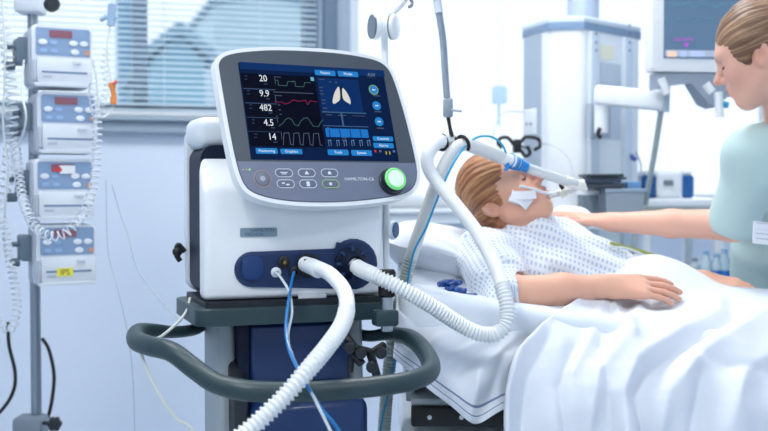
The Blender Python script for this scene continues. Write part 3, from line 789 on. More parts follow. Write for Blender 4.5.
for i,(px,py) in enumerate(spots):
    u, v = FPp.uv(px, py); base = FPp.pt(u+PWd/2, v-PHt, -PDp/2)
    if proto is None:
        base0 = base; T = thing('infusion_pump', labels[0], 'infusion pump', base, math.radians(PY), 'infusion pumps on the stand'); proto = T
        m0 = FPp.mat(u, v)      # origin at the face's upper left corner; u right, v up
        P_ = lambda a, b, c, d, r, w0_, w1_, bev=0: prism(rrect(a, -d, c, -b, r, 5), m0, w0_, w1_, bev=bev)
        obj('case', P_(0,0,PWd,PHt,.014,-PDp,0,.006), M_pump, T)
        obj('side_shell', P_(-.004,.006,PWd+.003,PHt-.004,.012,-PDp+.005,-.03), M_pumpside, T)
        pn = obj('keypad', P_(.010,.008,PWd-.006,.082,.006,0,.0015), M_pblue, T)
        obj('display', P_(.045,.014,.105,.034,.003,.0015,.003), M_pred, pn)
        for (a,b) in ((.028,.047),(.108,.047),(.136,.047),(.112,.070)):
            obj('key', prism([(a+.0115*math.cos(t*PI/8),-b+.0075*math.sin(t*PI/8)) for t in range(16)], m0, .0015, .0035, bev=.0008), M_pkey, pn)
        for (a,b) in ((.056,.047),(.030,.069),(.058,.069)):
            obj('key', prism(rrect(a-.009,-b-.005,a+.009,-b+.005,.0045), m0, .0015, .003), M_pkeyb, pn)
        obj('key', prism(rrect(.138,-.077,.150,-.064,.003), m0, .0015, .003), M_porange, pn)
        dr = obj('door', P_(.012,.088,PWd-.003,PHt-.010,.006,0,.007,.0025), M_door, T)
        obj('slot', P_(.024,.124,PWd-.014,.129,.002,.007,.0076), M_slot, dr)
        obj('door_handle', P_(.104,.094,.128,.103,.003,.007,.010,.001), M_pump, dr)
        obj('door_label', P_(.026,.136,.050,.143,.001,.007,.0074), M_pumpside, dr)
        obj('lip', P_(.004,PHt-.010,PWd-.002,PHt-.001,.004,0,.012,.003), M_pump, T)
        obj('hinge', P_(.001,.095,.010,.150,.003,0,.010,.002), M_pumpside, T)
        cl = obj('pole_clamp', P_(-.030,.03,.0,.10,.006,-PDp-.02,-.05,.004), M_clamp, T)
        obj('clamp_knob', disc(FPp.pt(u-.03,v-.105,-.09), -FPp.r, .012, .028, 14, bev=.003), M_clamp, cl); obj('clamp_lever', disc(FPp.pt(u-.03,v-.055,-.09), -FPp.r, .007, .02, 12), M_clamp, cl)
        T0 = T
    else:
        T = copy_tree(T0); T.location = base; T['label'] = labels[i]; WM[T.name] = Matrix.Translation(base) @ Matrix.Rotation(math.radians(PY),4,'Z')
    m1 = FPp.mat(u, v)
    if i == 2:
        obj('sticker', prism(rrect(.066,-.040,.108,-.018,.003), m1, .003, .004), mat('sticker_white', (232,236,240), .5), T, label='white sticker over the display')
        obj('red_mark', prism([(.046,-.030),(.066,-.020),(.074,-.030),(.066,-.038)], m1, .004, .0045), mat('sticker_red', (196,60,72), .5), T)
    if i == 3:
        st = obj('sticker', prism([(.052,-.140),(.094,-.139),(.094,-.117),(.052,-.118)], m1, .0077, .0085), mat('sticker_yellow', (236,226,70), .5), T, label='yellow IPS sticker')
        text('IPS', FPp.mat(u+.073, v-.129, .0087), .022, mat('sticker_ink', (88,92,70), .5), st, sx=.95)
# stand
pu, pv = FPp.uv(35.5, 320); pc = FPp.pt(pu, 0, -PDp-.035); 
pc = W(35.5,320,3.02)
ST = thing('infusion_stand', 'brushed steel pump stand on wheels carrying four infusion pumps', 'infusion stand', (pc.x, pc.y, 0))
obj('pole', tube([Vector((pc.x,pc.y,.12)), Vector((pc.x,pc.y,2.1))], .0145, 24), M_steel, ST)
hz = W(40,3,3.0).z
obj('upper_clamp', box(pc.x-.04,pc.x+.035,pc.y-.05,pc.y+.03,hz-.03,hz+.05,bev=.012), M_pump, ST)
k_ = obj('upper_knob', lathe([(.008,-.03),(.012,0),(.021,.004),(.021,.02),(.016,.026)], Matrix.Translation(W(51,5,2.95)) @ Euler((PI/2,0,.5)).to_matrix().to_4x4(), 16), M_dark, ST)
lz = W(38,424,3.0).z
obj('lower_clamp', box(pc.x-.055,pc.x+.03,pc.y-.05,pc.y+.03,lz-.06,lz+.022,bev=.012), M_midgrey, ST)
bm = NB()
for k in range(6): 
    a = k*PI/3; disc(W(55,423,2.95)+Vector((.012*math.cos(a),0,.012*math.sin(a))), (.2,-1,0), .0085, .022, 12, into=bm, bev=.002)
disc(W(55,423,2.95), (.2,-1,0), .015, .024, 20, into=bm, bev=.003)
tube([W(55,423,2.95), W(44,423,2.98)], .006, 8, into=bm)
obj('lower_knob', bm, M_dark, ST)
bm = disc((pc.x,pc.y,.08), (0,0,1), .045, .05, 28, bev=.01); obj('hub', bm, M_midgrey, ST)
for k in range(5):
    a = 2*PI*k/5+.3; d_ = Vector((math.cos(a),math.sin(a),0)); c = Vector((pc.x,pc.y,.10))
    lg = obj('leg', tube([c, c+d_*.16+Vector((0,0,-.005)), c+d_*.29+Vector((0,0,-.02))], [.016,.014,.012], 14), M_steel, ST)
    bm = disc(Vector((pc.x,pc.y,.031))+d_*.29+d_.cross(Vector((0,0,1)))*-.008, d_.cross(Vector((0,0,1))), .031, .016, 20, bev=.003)
    obj('castor', bm, M_dark, lg)
# coiled and straight lines around the pumps
def coil(pts, R_, pitch, r, n=10, ph=0):
    P = resample(spline(pts, 10), pitch/n); N = len(P); out = []; nrm = None; Tp = None
    for i in range(N):
        a = P[max(i-1,0)]; b = P[min(i+1,N-1)]; t = (b-a).normalized()
        if nrm is None: nrm = t.orthogonal().normalized()
        else: nrm = (Tp.rotation_difference(t) @ nrm); nrm = (nrm-t*nrm.dot(t)).normalized()
        Tp = t; bn = t.cross(nrm); a_ = 2*PI*i/n+ph
        out.append(P[i]+(nrm*math.cos(a_)+bn*math.sin(a_))*R_)
    return tube(out, r, 6)
def wl(*a): return [W(*p) for p in a]
M_coil = mat('coil_white', (214,221,230), .4)
def loose(name, bm, m, label, cat, group=None):
    o = obj(name, bm, m); prop(o, label, cat, group); return o
loose('coiled_cable', coil(wl((14,128,2.93),(17,160,2.86),(21,190,2.8),(27,212,2.75),(36,228,2.72),(50,236,2.70),(64,234,2.70),(76,224,2.72),(86,208,2.76),(94,184,2.8),(97,150,2.84),(97,118,2.86),(93,98,2.88),(94,84,2.9)), .0115, .017, .0022), M_coil, 'white coiled cable looped in front of the lowest infusion pump', 'coiled cable', 'coiled cables at the pumps')
loose('coiled_cable', coil(wl((2,-6,2.9),(5,30,2.9),(9,70,2.9),(13,110,2.9),(10,150,2.9),(5,190,2.9),(-6,215,2.9)), .016, .02, .0022), M_coil, 'white coiled cable hanging beside the topmost pump at the picture edge', 'coiled cable', 'coiled cables at the pumps')
loose('coiled_cable', coil(wl((-2,205,2.85),(5,230,2.85),(10,262,2.85),(15,285,2.85),(17,308,2.85),(12,328,2.85),(2,326,2.85),(-6,310,2.85)), .011, .015, .0022), M_coil, 'white coiled cable hanging below the pumps at the picture edge', 'coiled cable', 'coiled cables at the pumps')
loose('coiled_cable', coil(wl((108,50,2.95),(105,70,2.95),(108,86,2.95),(103,100,2.95),(100,112,2.95)), .010, .016, .0016), M_tubew, 'thin clear coiled line hanging beside the orange clamp', 'coiled cable', 'coiled cables at the pumps')
for pts, lab in (((((2,-5,2.86),(5,60,2.86),(3,120,2.86),(7,170,2.86),(4,235,2.86),(8,262,2.84),(17,268,2.84)), 'clear infusion line hanging straight down at the picture edge')),
                 ((((24,60,2.82),(22,92,2.8),(26,118,2.78),(20,142,2.82),(12,148,2.84)), 'clear infusion line bent beside the second pump')),
                 ((((93,60,2.85),(97,84,2.86),(98,112,2.86),(92,128,2.86)), 'clear infusion line right of the top two pumps')),
                 ((((112,-4,2.92),(111,20,2.92),(107,50,2.92),(112,84,2.92),(114,104,2.92),(106,116,2.9),(92,118,2.86)), 'clear infusion line running through the orange clamp'))):
    loose('infusion_line', tube(spline(wl(*pts), 8), .0028, 8), M_tubew, lab, 'infusion line', 'infusion lines at the pumps')
for pts, lab in ((((8,322,3.05),(9,345,3.05),(15,372,3.05),(13,392,3.05),(0,412,3.05),(-30,440,3.05),(-60,520,3.05),(-50,585,3.05)), 'black cable curving to the picture edge, left of the steel pole'),
                 (((42,338,3.05),(49,350,3.05),(54,375,3.05),(52,400,3.05),(48,418,3.05)), 'black cable bowing out right of the steel pole')):
    loose('power_cable', tube(spline(wl(*pts), 8), .0052, 10), M_black, lab, 'cable', 'black cables at the pump stand')
oc = thing('line_clamp', 'orange clamp on the clear infusion line in front of the blind', 'clamp', W(113,104,2.92))
bm = tube(wl((112,83,2.91),(112.5,88,2.91)), .010, 12); tube(wl((112.5,88,2.91),(114,97,2.91)), .007, 10, into=bm); tube(wl((113.5,97,2.91),(113.5,104,2.91)), .009, 12, into=bm)
obj('clamp_body', bm, mat('clamp_orange', (226,140,70), .4), oc)
obj('clamp_tab', tube(wl((113,84,2.9),(117,81,2.9)), .005, 8), mat('clamp_pink', (220,110,100), .4), oc)
rc = thing('roller_clamp', 'pale blue plastic roller clamp hanging in front of the blind', 'clamp', W(110,26,2.92))
obj('clamp_body', tube(wl((112,4,2.92),(111,26,2.92)), .011, 10), mat('roller_blue', (150,176,206), .35), rc)
bm = tube(wl((100,20,2.92),(106,17,2.92),(112,18,2.92)), .007, 8); tube(wl((112,18,2.92),(118,17,2.92)), .005, 8, into=bm)
obj('wing', bm, mat('roller_blue2', (160,186,214), .35), rc)
# thin lines running down in front of the wall
for pts, r, lab in ((((112,185,2.7),(120,213,2.7),(128,235,2.68),(137,268,2.65),(156,295,2.6),(180,322,2.5)), .0012, 'thin grey line curving down to the ventilator tray'),
                    (((106,180,2.75),(108,250,2.75),(118,290,2.72),(128,335,2.7),(133,380,2.7),(135,440,2.7),(138,560,2.7),(150,638,2.7)), .0010, 'thin pale line hanging down in front of the wall')):
    loose('thin_line', tube(spline(wl(*pts), 8), r, 6), mat('thin_line_grey', (160,172,184), .5), lab, 'thin line', 'thin lines before the wall')
# ================================================================== SUPPLY COLUMN AND BACKGROUND EQUIPMENT
M_colw = mat('column_white', (236,241,246), .35); M_colg = mat('column_side', (176,190,206), .4); M_colb = mat('column_cap', (118,146,178), .4)
fpx = [(523,3.74),(549,3.54),(584,3.52),(640,3.76),(628,4.1),(548,4.12)]
foot = [(W(p,0,d).x, d) for p, d in fpx]
cz = 1.706
cc = thing('supply_column', 'tall white medical supply column hanging from the ceiling behind the patient', 'supply column', (.62,3.8,.35))
bm = NB(); a = [bm.verts.new((x,y,.35)) for x,y in foot]; b = [bm.verts.new((x,y,cz-.03)) for x,y in foot]; n = len(foot)
bm.faces.new(a[::-1]); bm.faces.new(b)
for k in range(n): bm.faces.new((a[k],a[(k+1)%n],b[(k+1)%n],b[k]))
ve = [e for e in bm.edges if abs(e.verts[0].co.z-e.verts[1].co.z) > .5]
bmesh.ops.bevel(bm, geom=ve, offset=.018, segments=4, profile=.5, affect='EDGES')
obj('column_body', bm, M_colw, cc)
big = [(.62+(x-.62)*1.015, 3.8+(y-3.8)*1.015) for x,y in foot]
obj('column_band', prism(big, Matrix.Identity(4), cz-.045, cz-.02, bev=.004), M_colb, cc)
obj('column_cap', prism(big, Matrix.Identity(4), cz-.02, cz, bev=.008), mat('cap_pale', (200,214,228), .4), cc)
pxc = W(583,5,3.85)
obj('ceiling_pipe', tube([Vector((pxc.x,pxc.y,cz-.01)), Vector((pxc.x,pxc.y,ZC))], .058, 28), mat('pipe_blue_grey', (172,186,206), .4), cc)
def onface(i, j, px, d0=None):
    """plane of the footprint side i-j"""
    A = Vector((*foot[i],0)); Bv = Vector((*foot[j],0)); return Pl(A, Bv-A, (0,0,1))
f3 = onface(2,3,0); f1 = onface(0,1,0)
obj('side_panel', prism([(.012,.36),(.155,.36),(.155,cz-.05),(.012,cz-.05)], f1.mat(), 0, .002), M_colg, cc, smooth=False)
for (x0,x1) in ((588,597),(622,630)):
    u0,v0 = f3.uv(x0,24); u1,_ = f3.uv(x1,24)
    r_ = obj('rail', prism([(u0,.45),(u1,.45),(u1,cz-.05),(u0,cz-.05)], f3.mat(), 0, .014, bev=.003), mat('rail_pale', (206,218,230), .35), cc)
    for y in (26,34,43,51):
        u,v = f3.uv((x0+x1)/2, y); obj('rail_hole', disc(f3.pt(u,v,.0142), f3.n, .0055, .0008, 12), M_midgrey, r_)
u0,v0 = f3.uv(598,44); u1,v1 = f3.uv(613,60)
obj('info_label', prism([(u0,v1),(u1,v1),(u1,v0),(u0,v0)], f3.mat(), 0, .002), mat('label_cream', (240,238,214), .5), cc)
u0,v0 = f3.uv(600,62); u1,v1 = f3.uv(620,140)
obj('recess_panel', prism([(u0,v1),(u1,v1),(u1,v0),(u0,v0)], f3.mat(), 0, .0015), mat('recess_grey', (196,208,222), .4), cc)
u0,v0 = f1.uv(526,110); u1,v1 = f1.uv(537,134)
so = obj('outlet_plate', prism([(u0,v1),(u1,v1),(u1,v0),(u0,v0)], f1.mat(), 0.002, .008, bev=.002), M_colw, cc)
for q in (529,533): obj('outlet_hole', disc(f1.at(q,124,.008), f1.n, .0055, .001, 10), M_dark, so)
# hose hooks
def wl(*a): return [W(*p) for p in a]
hk = obj('hook_mount', box(*(lambda c:(c.x-.013,c.x+.013,c.y-.01,c.y+.035,c.z-.022,c.z+.022))(W(517.5,146,3.50)), bev=.004), M_black, cc)
obj('hook_rod', tube([W(518,146,3.52), W(530,148,3.70)], .006, 10), M_midgrey, hk)
for pts in (((514,145,3.49),(508,138,3.49),(501,138,3.49),(498,143,3.49),(502,148,3.49)),((521,142,3.49),(526,137,3.49),(538,139,3.49),(540,146,3.49),(534,150,3.49)),((521,150,3.49),(525,156,3.49),(530,153,3.49),(527,146,3.49))):
    obj('hook', tube(spline(wl(*pts),6), .006, 8), M_black, hk)
# arm from the column
ar = thing('equipment_boom', 'white horizontal arm fixed to a rail of the supply column', 'arm', W(595,130,3.5))
obj('mount_plate', prism([(f3.uv(583,0)[0],f3.uv(583,138)[1]),(f3.uv(603,0)[0],f3.uv(603,138)[1]),(f3.uv(603,0)[0],f3.uv(603,104)[1]),(f3.uv(583,0)[0],f3.uv(583,104)[1])], f3.mat(), .016, .035, bev=.004), mat('mount_grey', (168,180,194), .4), ar)
a0 = W(600,95,3.46); a1 = W(664,101,3.40)
d_ = (a1-a0); L = d_.length; mA = Matrix.Translation(a0) @ d_.to_track_quat('X','Z').to_matrix().to_4x4()
obj('arm_beam', box(-.015,L,-.03,.03,-.032,.030,bev=.01,seg=3,mtx=mA), M_colw, ar)
obj('arm_joint', tube([W(601,133,3.46),W(601,88,3.46)], .022, 20), M_colw, ar)
obj('end_joint', tube([W(663,112,3.40),W(664,86,3.40)], .020, 20), mat('joint_blue', (190,204,220), .4), ar)
bm = tube(spline(wl((600,128,3.42),(598,134,3.42),(601,138,3.42)),5), .007, 8); obj('lever', bm, M_dark, ar)
tb = loose('hanging_rod', tube(wl((661,112,3.40),(655,150,3.42),(645,205,3.46)), .009, 12), mat('rod_grey', (150,166,170), .35), 'slim grey rod sloping down from the end of the white arm', 'rod')
bm = tube(wl((660,114,3.38),(663,118,3.38)), .012, 10); 
# patient monitor
Mp = Pl(W(700,30,3.3), (math.cos(.12),math.sin(.12),0), (0,0,1))
MO = thing('patient_monitor', 'patient monitor with a dark blue screen behind the nurse', 'monitor', Mp.at(700,74))
def mr(x0,y0,x1,y1,r,w0_,w1_,bev=0):
    a = Mp.uv(x0,y0); b = Mp.uv(x1,y1); return prism(rrect(a[0],b[1],b[0],a[1],r,5), Mp.mat(), w0_, w1_, bev=bev)
obj('monitor_case', mr(653,-34,786,73,.012,-.06,0,.008), M_white, MO)
sc2 = obj('monitor_screen', mr(664,-24,776,60,.002,0,.002), mat('monitor_blue', (78,102,126), .3, emit=.6), MO, smooth=False)
def ms(x0,y0,x1,y1,c,nm,e=.8,w0_=.002): return obj(nm, mr(x0,y0,x1,y1,.0002,w0_,w0_+.0008), mat('ms_'+nm+str(c[0]), c, .3, emit=e), sc2, smooth=False)
ms(665,50,776,58,(138,150,168),'menu_bar'); ms(667,51,676,57,(205,170,150),'menu_key',.8,.003); ms(680,51,686,57,(150,160,190),'menu_key',.8,.003); ms(690,51,704,57,(150,165,195),'menu_key',.8,.003)
pk2 = mat('trace_magenta', (150,70,170), .3, emit=.8)
bm = NB()
for k in range(9):
    a = Mp.at(674+k*2.2, 41+(k%2)*-3, .0035); b = Mp.at(675.5+k*2.2, 41+((k+1)%2)*-3, .0035); tube([a,b], .0012, 5, into=bm)
prism([Mp.uv(683,43),Mp.uv(689,43),Mp.uv(686,48)][::-1], Mp.mat(), .002, .003, into=bm)
obj('waveform', bm, pk2, sc2)
for y,c in ((5,(70,150,160)),(20,(80,130,150))):
    bm = NB(); P = [Mp.at(668+k*3, y+2.5*math.sin(k*1.3)*math.cos(k*.4), .003) for k in range(34)]; tube(P, .0007, 4, into=bm)
    obj('waveform', bm, mat('trace_teal%d'%y, c, .3, emit=.5), sc2)
bt = Pl(Mp.o+Mp.n*-.03, Mp.r, Mp.u)
pts = [(655,73),(740,73),(733,92),(712,108),(703,104),(690,82),(672,84),(655,90)]
obj('docking_bracket', prism([bt.uv(*p) for p in pts][::-1], bt.mat(), -.05, .02, bev=.006), mat('bracket_grey', (160,172,188), .45), MO)
for (x0,y0,x1,y1,r) in ((661,78,667,94,.012),(706,84,712,92,.013),(718,92,720,118,.013)):
    obj('bracket_handle', tube([W(x0,y0,3.24),W(x1,y1,3.24)], r, 14), M_white, MO)
bm = tube([W(720,104,3.24),W(728,105,3.24)], .010, 12); obj('blue_plug', bm, mat('plug_teal', (60,150,190), .4), MO)
# drip bag far behind
dg = thing('drip_bag', 'small pale blue drip bag hanging before the bright window', 'drip bag', W(499,118,4.2))
bm = NB()
prism(rrect(*Pl(W(499,95,4.2),(1,0,0),(0,0,1)).uv(492,104), *Pl(W(499,95,4.2),(1,0,0),(0,0,1)).uv(507,86), .012), Pl(W(499,95,4.2),(1,0,0),(0,0,1)).mat(), -.012, .012, bev=.01, into=bm)
obj('bag', bm, milky('bag_blue', (176,210,226), .6, .3), dg)
obj('drip_tube', tube(wl((499,103,4.2),(499,126,4.2)), .006, 8), milky('bag_blue', (176,210,226), .6, .3), dg)
obj('hanger', tube([W(499,87,4.2), Vector((W(499,87,4.2).x,4.2,ZC))], .0015, 6), M_white2, dg)
# thin wires near the column
loose('thin_wire', tube(spline(wl((492,140,3.5),(497,122,3.55),(506,112,3.6),(524,112,3.66)),8), .002, 6), mat('wire_pale', (176,186,196), .5), 'thin pale wire rising to the outlet plate of the column', 'wire')
loose('thin_wire', tube(spline(wl((541,143,3.48),(556,147,3.4),(568,158,3.35),(574,175,3.3)),8), .002, 6), mat('wire_pale', (176,186,196), .5), 'thin pale wire arching from the black hooks of the column', 'wire')
# equipment trolley behind the bed
tzz = W(665,198,3.95).z; tx0 = W(577,0,3.95).x; tx1 = W(712,0,3.95).x
TR = thing('equipment_trolley', 'white equipment trolley behind the bed carrying small devices', 'trolley', ((tx0+tx1)/2,3.98,0))
obj('trolley_top', box(tx0,tx1,3.76,4.2,tzz-.03,tzz,bev=.006), M_colw, TR)
obj('trolley_apron', box(tx0+.01,tx1-.01,3.775,4.19,tzz-.085,tzz-.03), mat('apron_beige', (222,220,208), .5), TR)
obj('trolley_shelf', box(tx0+.01,tx1-.01,3.79,4.18,.34,.37,bev=.004), M_colw, TR)
for x in (tx0+.02,tx1-.02):
    for y in (3.79,4.17): 
        l_ = obj('leg', box(x-.015,x+.015,y-.015,y+.015,.08,tzz-.03), M_white2, TR); obj('castor', disc((x-.01,y,.04),(1,0,0),.04,.02,20), M_dark, l_)
# folders, tub, cylinder, blue device
fz = tzz
def onz(name, lab, cat, px, py, d): return thing(name, lab, cat, W(px,py,d))
tbb = thing('plastic_tub', 'translucent grey plastic tub with a blue rim behind the patient', 'tub', (W(619,0,3.85).x,3.85,fz))
cx_ = W(619,0,3.85).x; hx = 20*3.85/1067
tub_b = NB(); 
tz_b, tz_t = W(619,222,3.42).z, W(619,191,3.42).z
cx_ = W(621,0,3.42).x; hx = 19*3.42/1067
a = [tub_b.verts.new((cx_+sx*hx*.85, 3.42+sy*.07, tz_b)) for sx,sy in ((-1,-1),(1,-1),(1,1),(-1,1))]; b = [tub_b.verts.new((cx_+sx*hx, 3.42+sy*.085, tz_t)) for sx,sy in ((-1,-1),(1,-1),(1,1),(-1,1))]
tub_b.faces.new(a[::-1]); tub_b.faces.new(b)
for k in range(4): tub_b.faces.new((a[k],a[(k+1)%4],b[(k+1)%4],b[k]))
tbb.location = (cx_,3.42,tz_b); WM[tbb.name] = Matrix.Translation((cx_,3.42,tz_b))
obj('tub_body', tub_b, milky('tub_grey', (172,186,200), .85, .4), tbb)
obj('tub_rim', box(cx_-hx-.004,cx_+hx+.004,3.33,3.51,tz_t-.004,tz_t+.008,bev=.003), mat('tub_rim', (150,170,190), .4), tbb)
obj('blue_box', box(cx_+.015,cx_+.060,3.38,3.46,tz_t+.008,tz_t+.030,bev=.003), mat('tub_blue', (100,150,200), .4), tbb)
# two-tier table for the tub and bottles
bz_ = W(710,277,3.42).z
XL, XR, XT = W(578,0,3.42).x, W(741,0,3.42).x, W(646,0,3.42).x
BT = thing('bedside_table', 'white two-level side table beyond the bed, below the plastic tub', 'bedside table', ((XL+XR)/2,3.42,0))
obj('table_top', box(XL,XT,3.33,3.51,tz_b-.02,tz_b-.001,bev=.004), M_white2, BT)
obj('table_shelf', box(XL,XR,3.33,3.51,bz_-.018,bz_-.001,bev=.004), M_white2, BT)
for x in (XL+.012,XT-.012):
    for y in (3.345,3.495): obj('table_post', box(x-.01,x+.01,y-.01,y+.01,0,tz_b-.02), M_white2, BT)
for y in (3.345,3.495): obj('table_leg', box(XR-.03,XR-.01,y-.01,y+.01,0,bz_-.018), M_white2, BT)
# dark folders stacked on the tub's left
fd0 = W(604,185,3.42)
for k in range(5):
    z_ = tz_t+.0085+k*.0092; dx = (-.006,.004,-.01,.012,0)[k]
    o = obj('folder', box(fd0.x-.068+dx,fd0.x+.045+dx,3.335+dx,3.50+dx,z_,z_+.0085,bev=.002,mtx=None), mat(('folder_dark','folder_slate','folder_navy','folder_slate','folder_dark')[k], ((44,54,66),(84,98,112),(40,56,84),(84,98,112),(44,54,66))[k], .5))
    prop(o, ['dark folder at the bottom of the stack behind the patient','slate grey folder, second from the bottom of the stack','navy folder in the middle of the stack','slate grey folder, second from the top of the stack','dark folder on top of the stack behind the patient'][k], 'folder', 'folders stacked behind the patient')
cyl = thing('suction_jar', 'clear glass jar with a pale lid behind the patient, below the folders', 'jar', (W(589,0,3.42).x,3.42,tz_b))
zj0, zj1 = tz_b, tz_t+.006
obj('jar_body', lathe([(.030,zj0),(.034,zj0+.005),(.034,zj1-.02),(.031,zj1-.015)], Matrix.Translation((W(589,0,3.42).x,3.42,0)), 28), milky('jar_glass', (120,138,150), .6, .1), cyl)
obj('jar_lid', lathe([(.036,zj1-.018),(.036,zj1-.004),(.030,zj1)], Matrix.Translation((W(589,0,3.42).x,3.42,0)), 28), M_colw, cyl)
# blue and white device
dv = thing('aspirator', 'white and blue tabletop device on the trolley behind the nurse arm', 'medical device', (W(664,0,3.95).x,3.95,tzz))
z0_, z1_ = tzz, W(664,172,3.95).z
xa = lambda p: W(p,0,3.95).x
obj('device_body', box(xa(652),xa(678),3.86,4.04,z0_,z1_,bev=.015,seg=3), M_white, dv)
obj('blue_side', box(xa(638),xa(653),3.87,4.03,z0_,z1_-.012,bev=.012,seg=3), mat('device_blue', (24,88,152), .4), dv)
obj('blue_side', box(xa(676),xa(690),3.87,4.03,z0_,z1_-.012,bev=.012,seg=3), mat('device_blue', (24,88,152), .4), dv)
obj('device_top', box(xa(640),xa(688),3.88,4.02,z1_-.014,z1_+.004,bev=.006,seg=3), M_white, dv)
obj('device_handle', box(xa(658),xa(668),3.852,3.86,z1_-.05,z1_-.03,bev=.004), M_midgrey, dv)
loose('device_cable', tube(spline(wl((672,190,3.84),(680,195,3.84),(684,205,3.82),(683,214,3.8)),6), .0035, 8), M_white2, 'short white cable hanging in front of the blue and white device', 'cable')
wd = thing('wall_probe', 'small blue tipped probe hanging left of the blue and white device', 'probe', W(641,190,3.7))
obj('probe_wire', tube(spline(wl((636,152,3.7),(641,165,3.7),(640,180,3.7),(641,196,3.7)),6), .003, 6), mat('wire_pale', (176,186,196), .5), wd)
obj('probe_tip', tube(wl((630,155,3.7),(636,160,3.7)), .008, 10), mat('tip_blue', (90,110,190), .4), wd)
# bottles low behind the bed
for k,(px,h,c) in enumerate(((697,.06,(190,205,215)),(708,.085,(206,226,238)),(719,.075,(200,222,236)),(727,.09,(196,220,236)))):
    x = W(px,0,3.42).x; zb_ = W(px,277,3.42).z; zb_ = tz_b-.001 if False else zb_
    t = thing('bottle', ['short clear bottle, leftmost of four beyond the bed','clear bottle with a pale cap, second of four beyond the bed','clear bottle with a blue base, third of four beyond the bed','tall pale blue bottle, rightmost of four beyond the bed'][k], 'bottle', (x,3.42,.77 if False else zb_), 0, 'bottles beyond the bed')
    obj('bottle_body', lathe([(.016,zb_),(.018,zb_+.004),(.018,zb_+h*.6),(.010,zb_+h*.75),(.009,zb_+h*.85)], Matrix.Translation((x,3.42,0)), 20), milky('bottle%d'%k, c, .7, .2), t)
    obj('bottle_cap', lathe([(.010,zb_+h*.85),(.010,zb_+h)], Matrix.Translation((x,3.42,0)), 16), M_midgrey if k == 0 else mat('bottle_cap_blue', (140,180,220), .4), t)
    if k >= 2: obj('bottle_base', lathe([(.0185,zb_+.001),(.0188,zb_+.022)], Matrix.Translation((x,3.42,0)), 20), mat('bottle_base_blue', (30,110,190), .4), t)

o = obj('folded_cloth', pillow0((W(571,216,2.97).x,2.97,W(571,219,2.97).z),.055,.07,.035,(0,.15,0)), mat('cloth_white', (226,234,240), .85)); prop(o, 'small folded white cloth beyond the chin of the patient', 'cloth')
# ================================================================== PEOPLE
def skin_mat(name, base, lip, blush):
    m = mat(name, base, .48, sss=.18, spec=.4); nt = m.node_tree; b = nt.nodes['Principled BSDF']
    a = nt.nodes.new('ShaderNodeAttribute'); a.attribute_name = 'lip'; a2 = nt.nodes.new('ShaderNodeAttribute'); a2.attribute_name = 'blush'
    m1 = nt.nodes.new('ShaderNodeMix'); m1.data_type = 'RGBA'; m1.inputs[6].default_value = lin(base); m1.inputs[7].default_value = lin(blush)
    m2 = nt.nodes.new('ShaderNodeMix'); m2.data_type = 'RGBA'; m2.inputs[7].default_value = lin(lip)
    nt.links.new(a2.outputs['Fac'], m1.inputs[0]); nt.links.new(m1.outputs[2], m2.inputs[6]); nt.links.new(a.outputs['Fac'], m2.inputs[0])
    nt.links.new(m2.outputs[2], b.inputs['Base Color'])
    tc = nt.nodes.new('ShaderNodeTexCoord'); n = nt.nodes.new('ShaderNodeTexNoise'); n.inputs['Scale'].default_value = 140
    bp = nt.nodes.new('ShaderNodeBump'); bp.inputs['Strength'].default_value = .12; bp.inputs['Distance'].default_value = .002
    nt.links.new(tc.outputs['Object'], n.inputs['Vector']); nt.links.new(n.outputs['Fac'], bp.inputs['Height']); nt.links.new(bp.outputs['Normal'], b.inputs['Normal'])
    return m
def hair_mat(name, c1, c2, c3, sc_=(60,6,60)):
    m = mat(name, c1, .42, spec=.5); nt = m.node_tree; b = nt.nodes['Principled BSDF']
    a = nt.nodes.new('ShaderNodeAttribute'); a.attribute_name = 'hp'
    mp = nt.nodes.new('ShaderNodeMapping'); mp.inputs['Scale'].default_value = sc_
    n = nt.nodes.new('ShaderNodeTexNoise'); n.inputs['Scale'].default_value = 1; n.inputs['Detail'].default_value = 5; n.inputs['Roughness'].default_value = .65
    r = nt.nodes.new('ShaderNodeValToRGB'); r.color_ramp.elements[0].position = .32; r.color_ramp.elements[0].color = lin(c1)
    r.color_ramp.elements[1].position = .68; r.color_ramp.elements[1].color = lin(c3); e = r.color_ramp.elements.new(.5); e.color = lin(c2)
    nt.links.new(a.outputs['Vector'], mp.inputs['Vector']); nt.links.new(mp.outputs[0], n.inputs['Vector']); nt.links.new(n.outputs['Fac'], r.inputs['Fac']); nt.links.new(r.outputs[0], b.inputs['Base Color'])
    bp = nt.nodes.new('ShaderNodeBump'); bp.inputs['Strength'].default_value = .9; bp.inputs['Distance'].default_value = .004
    nt.links.new(n.outputs['Fac'], bp.inputs['Height']); nt.links.new(bp.outputs['Normal'], b.inputs['Normal'])
    return m
class Frame:
    """head frame: x = the person's left, y = face direction, z = crown"""
    def __init__(s, c, fwd, up, sc=1.0):
        f = Vector(fwd).normalized(); u = Vector(up); u = (u-f*u.dot(f)).normalized(); x = f.cross(u).normalized()*-1   # left = up x fwd
        s.R = np.array([[x.x,f.x,u.x],[x.y,f.y,u.y],[x.z,f.z,u.z]]); s.c = np.array(c); s.s = sc
    def p(s, x, y, z): return s.c+s.R@(np.array([x,y,z])*s.s)
    def loc(s, P): return (np.asarray(P)-s.c)@s.R/s.s
    def M(s):
        m = Matrix([list(r) for r in s.R]).to_4x4(); m.translation = Vector(s.c.tolist()); return m @ Matrix.Diagonal((s.s,s.s,s.s,1))
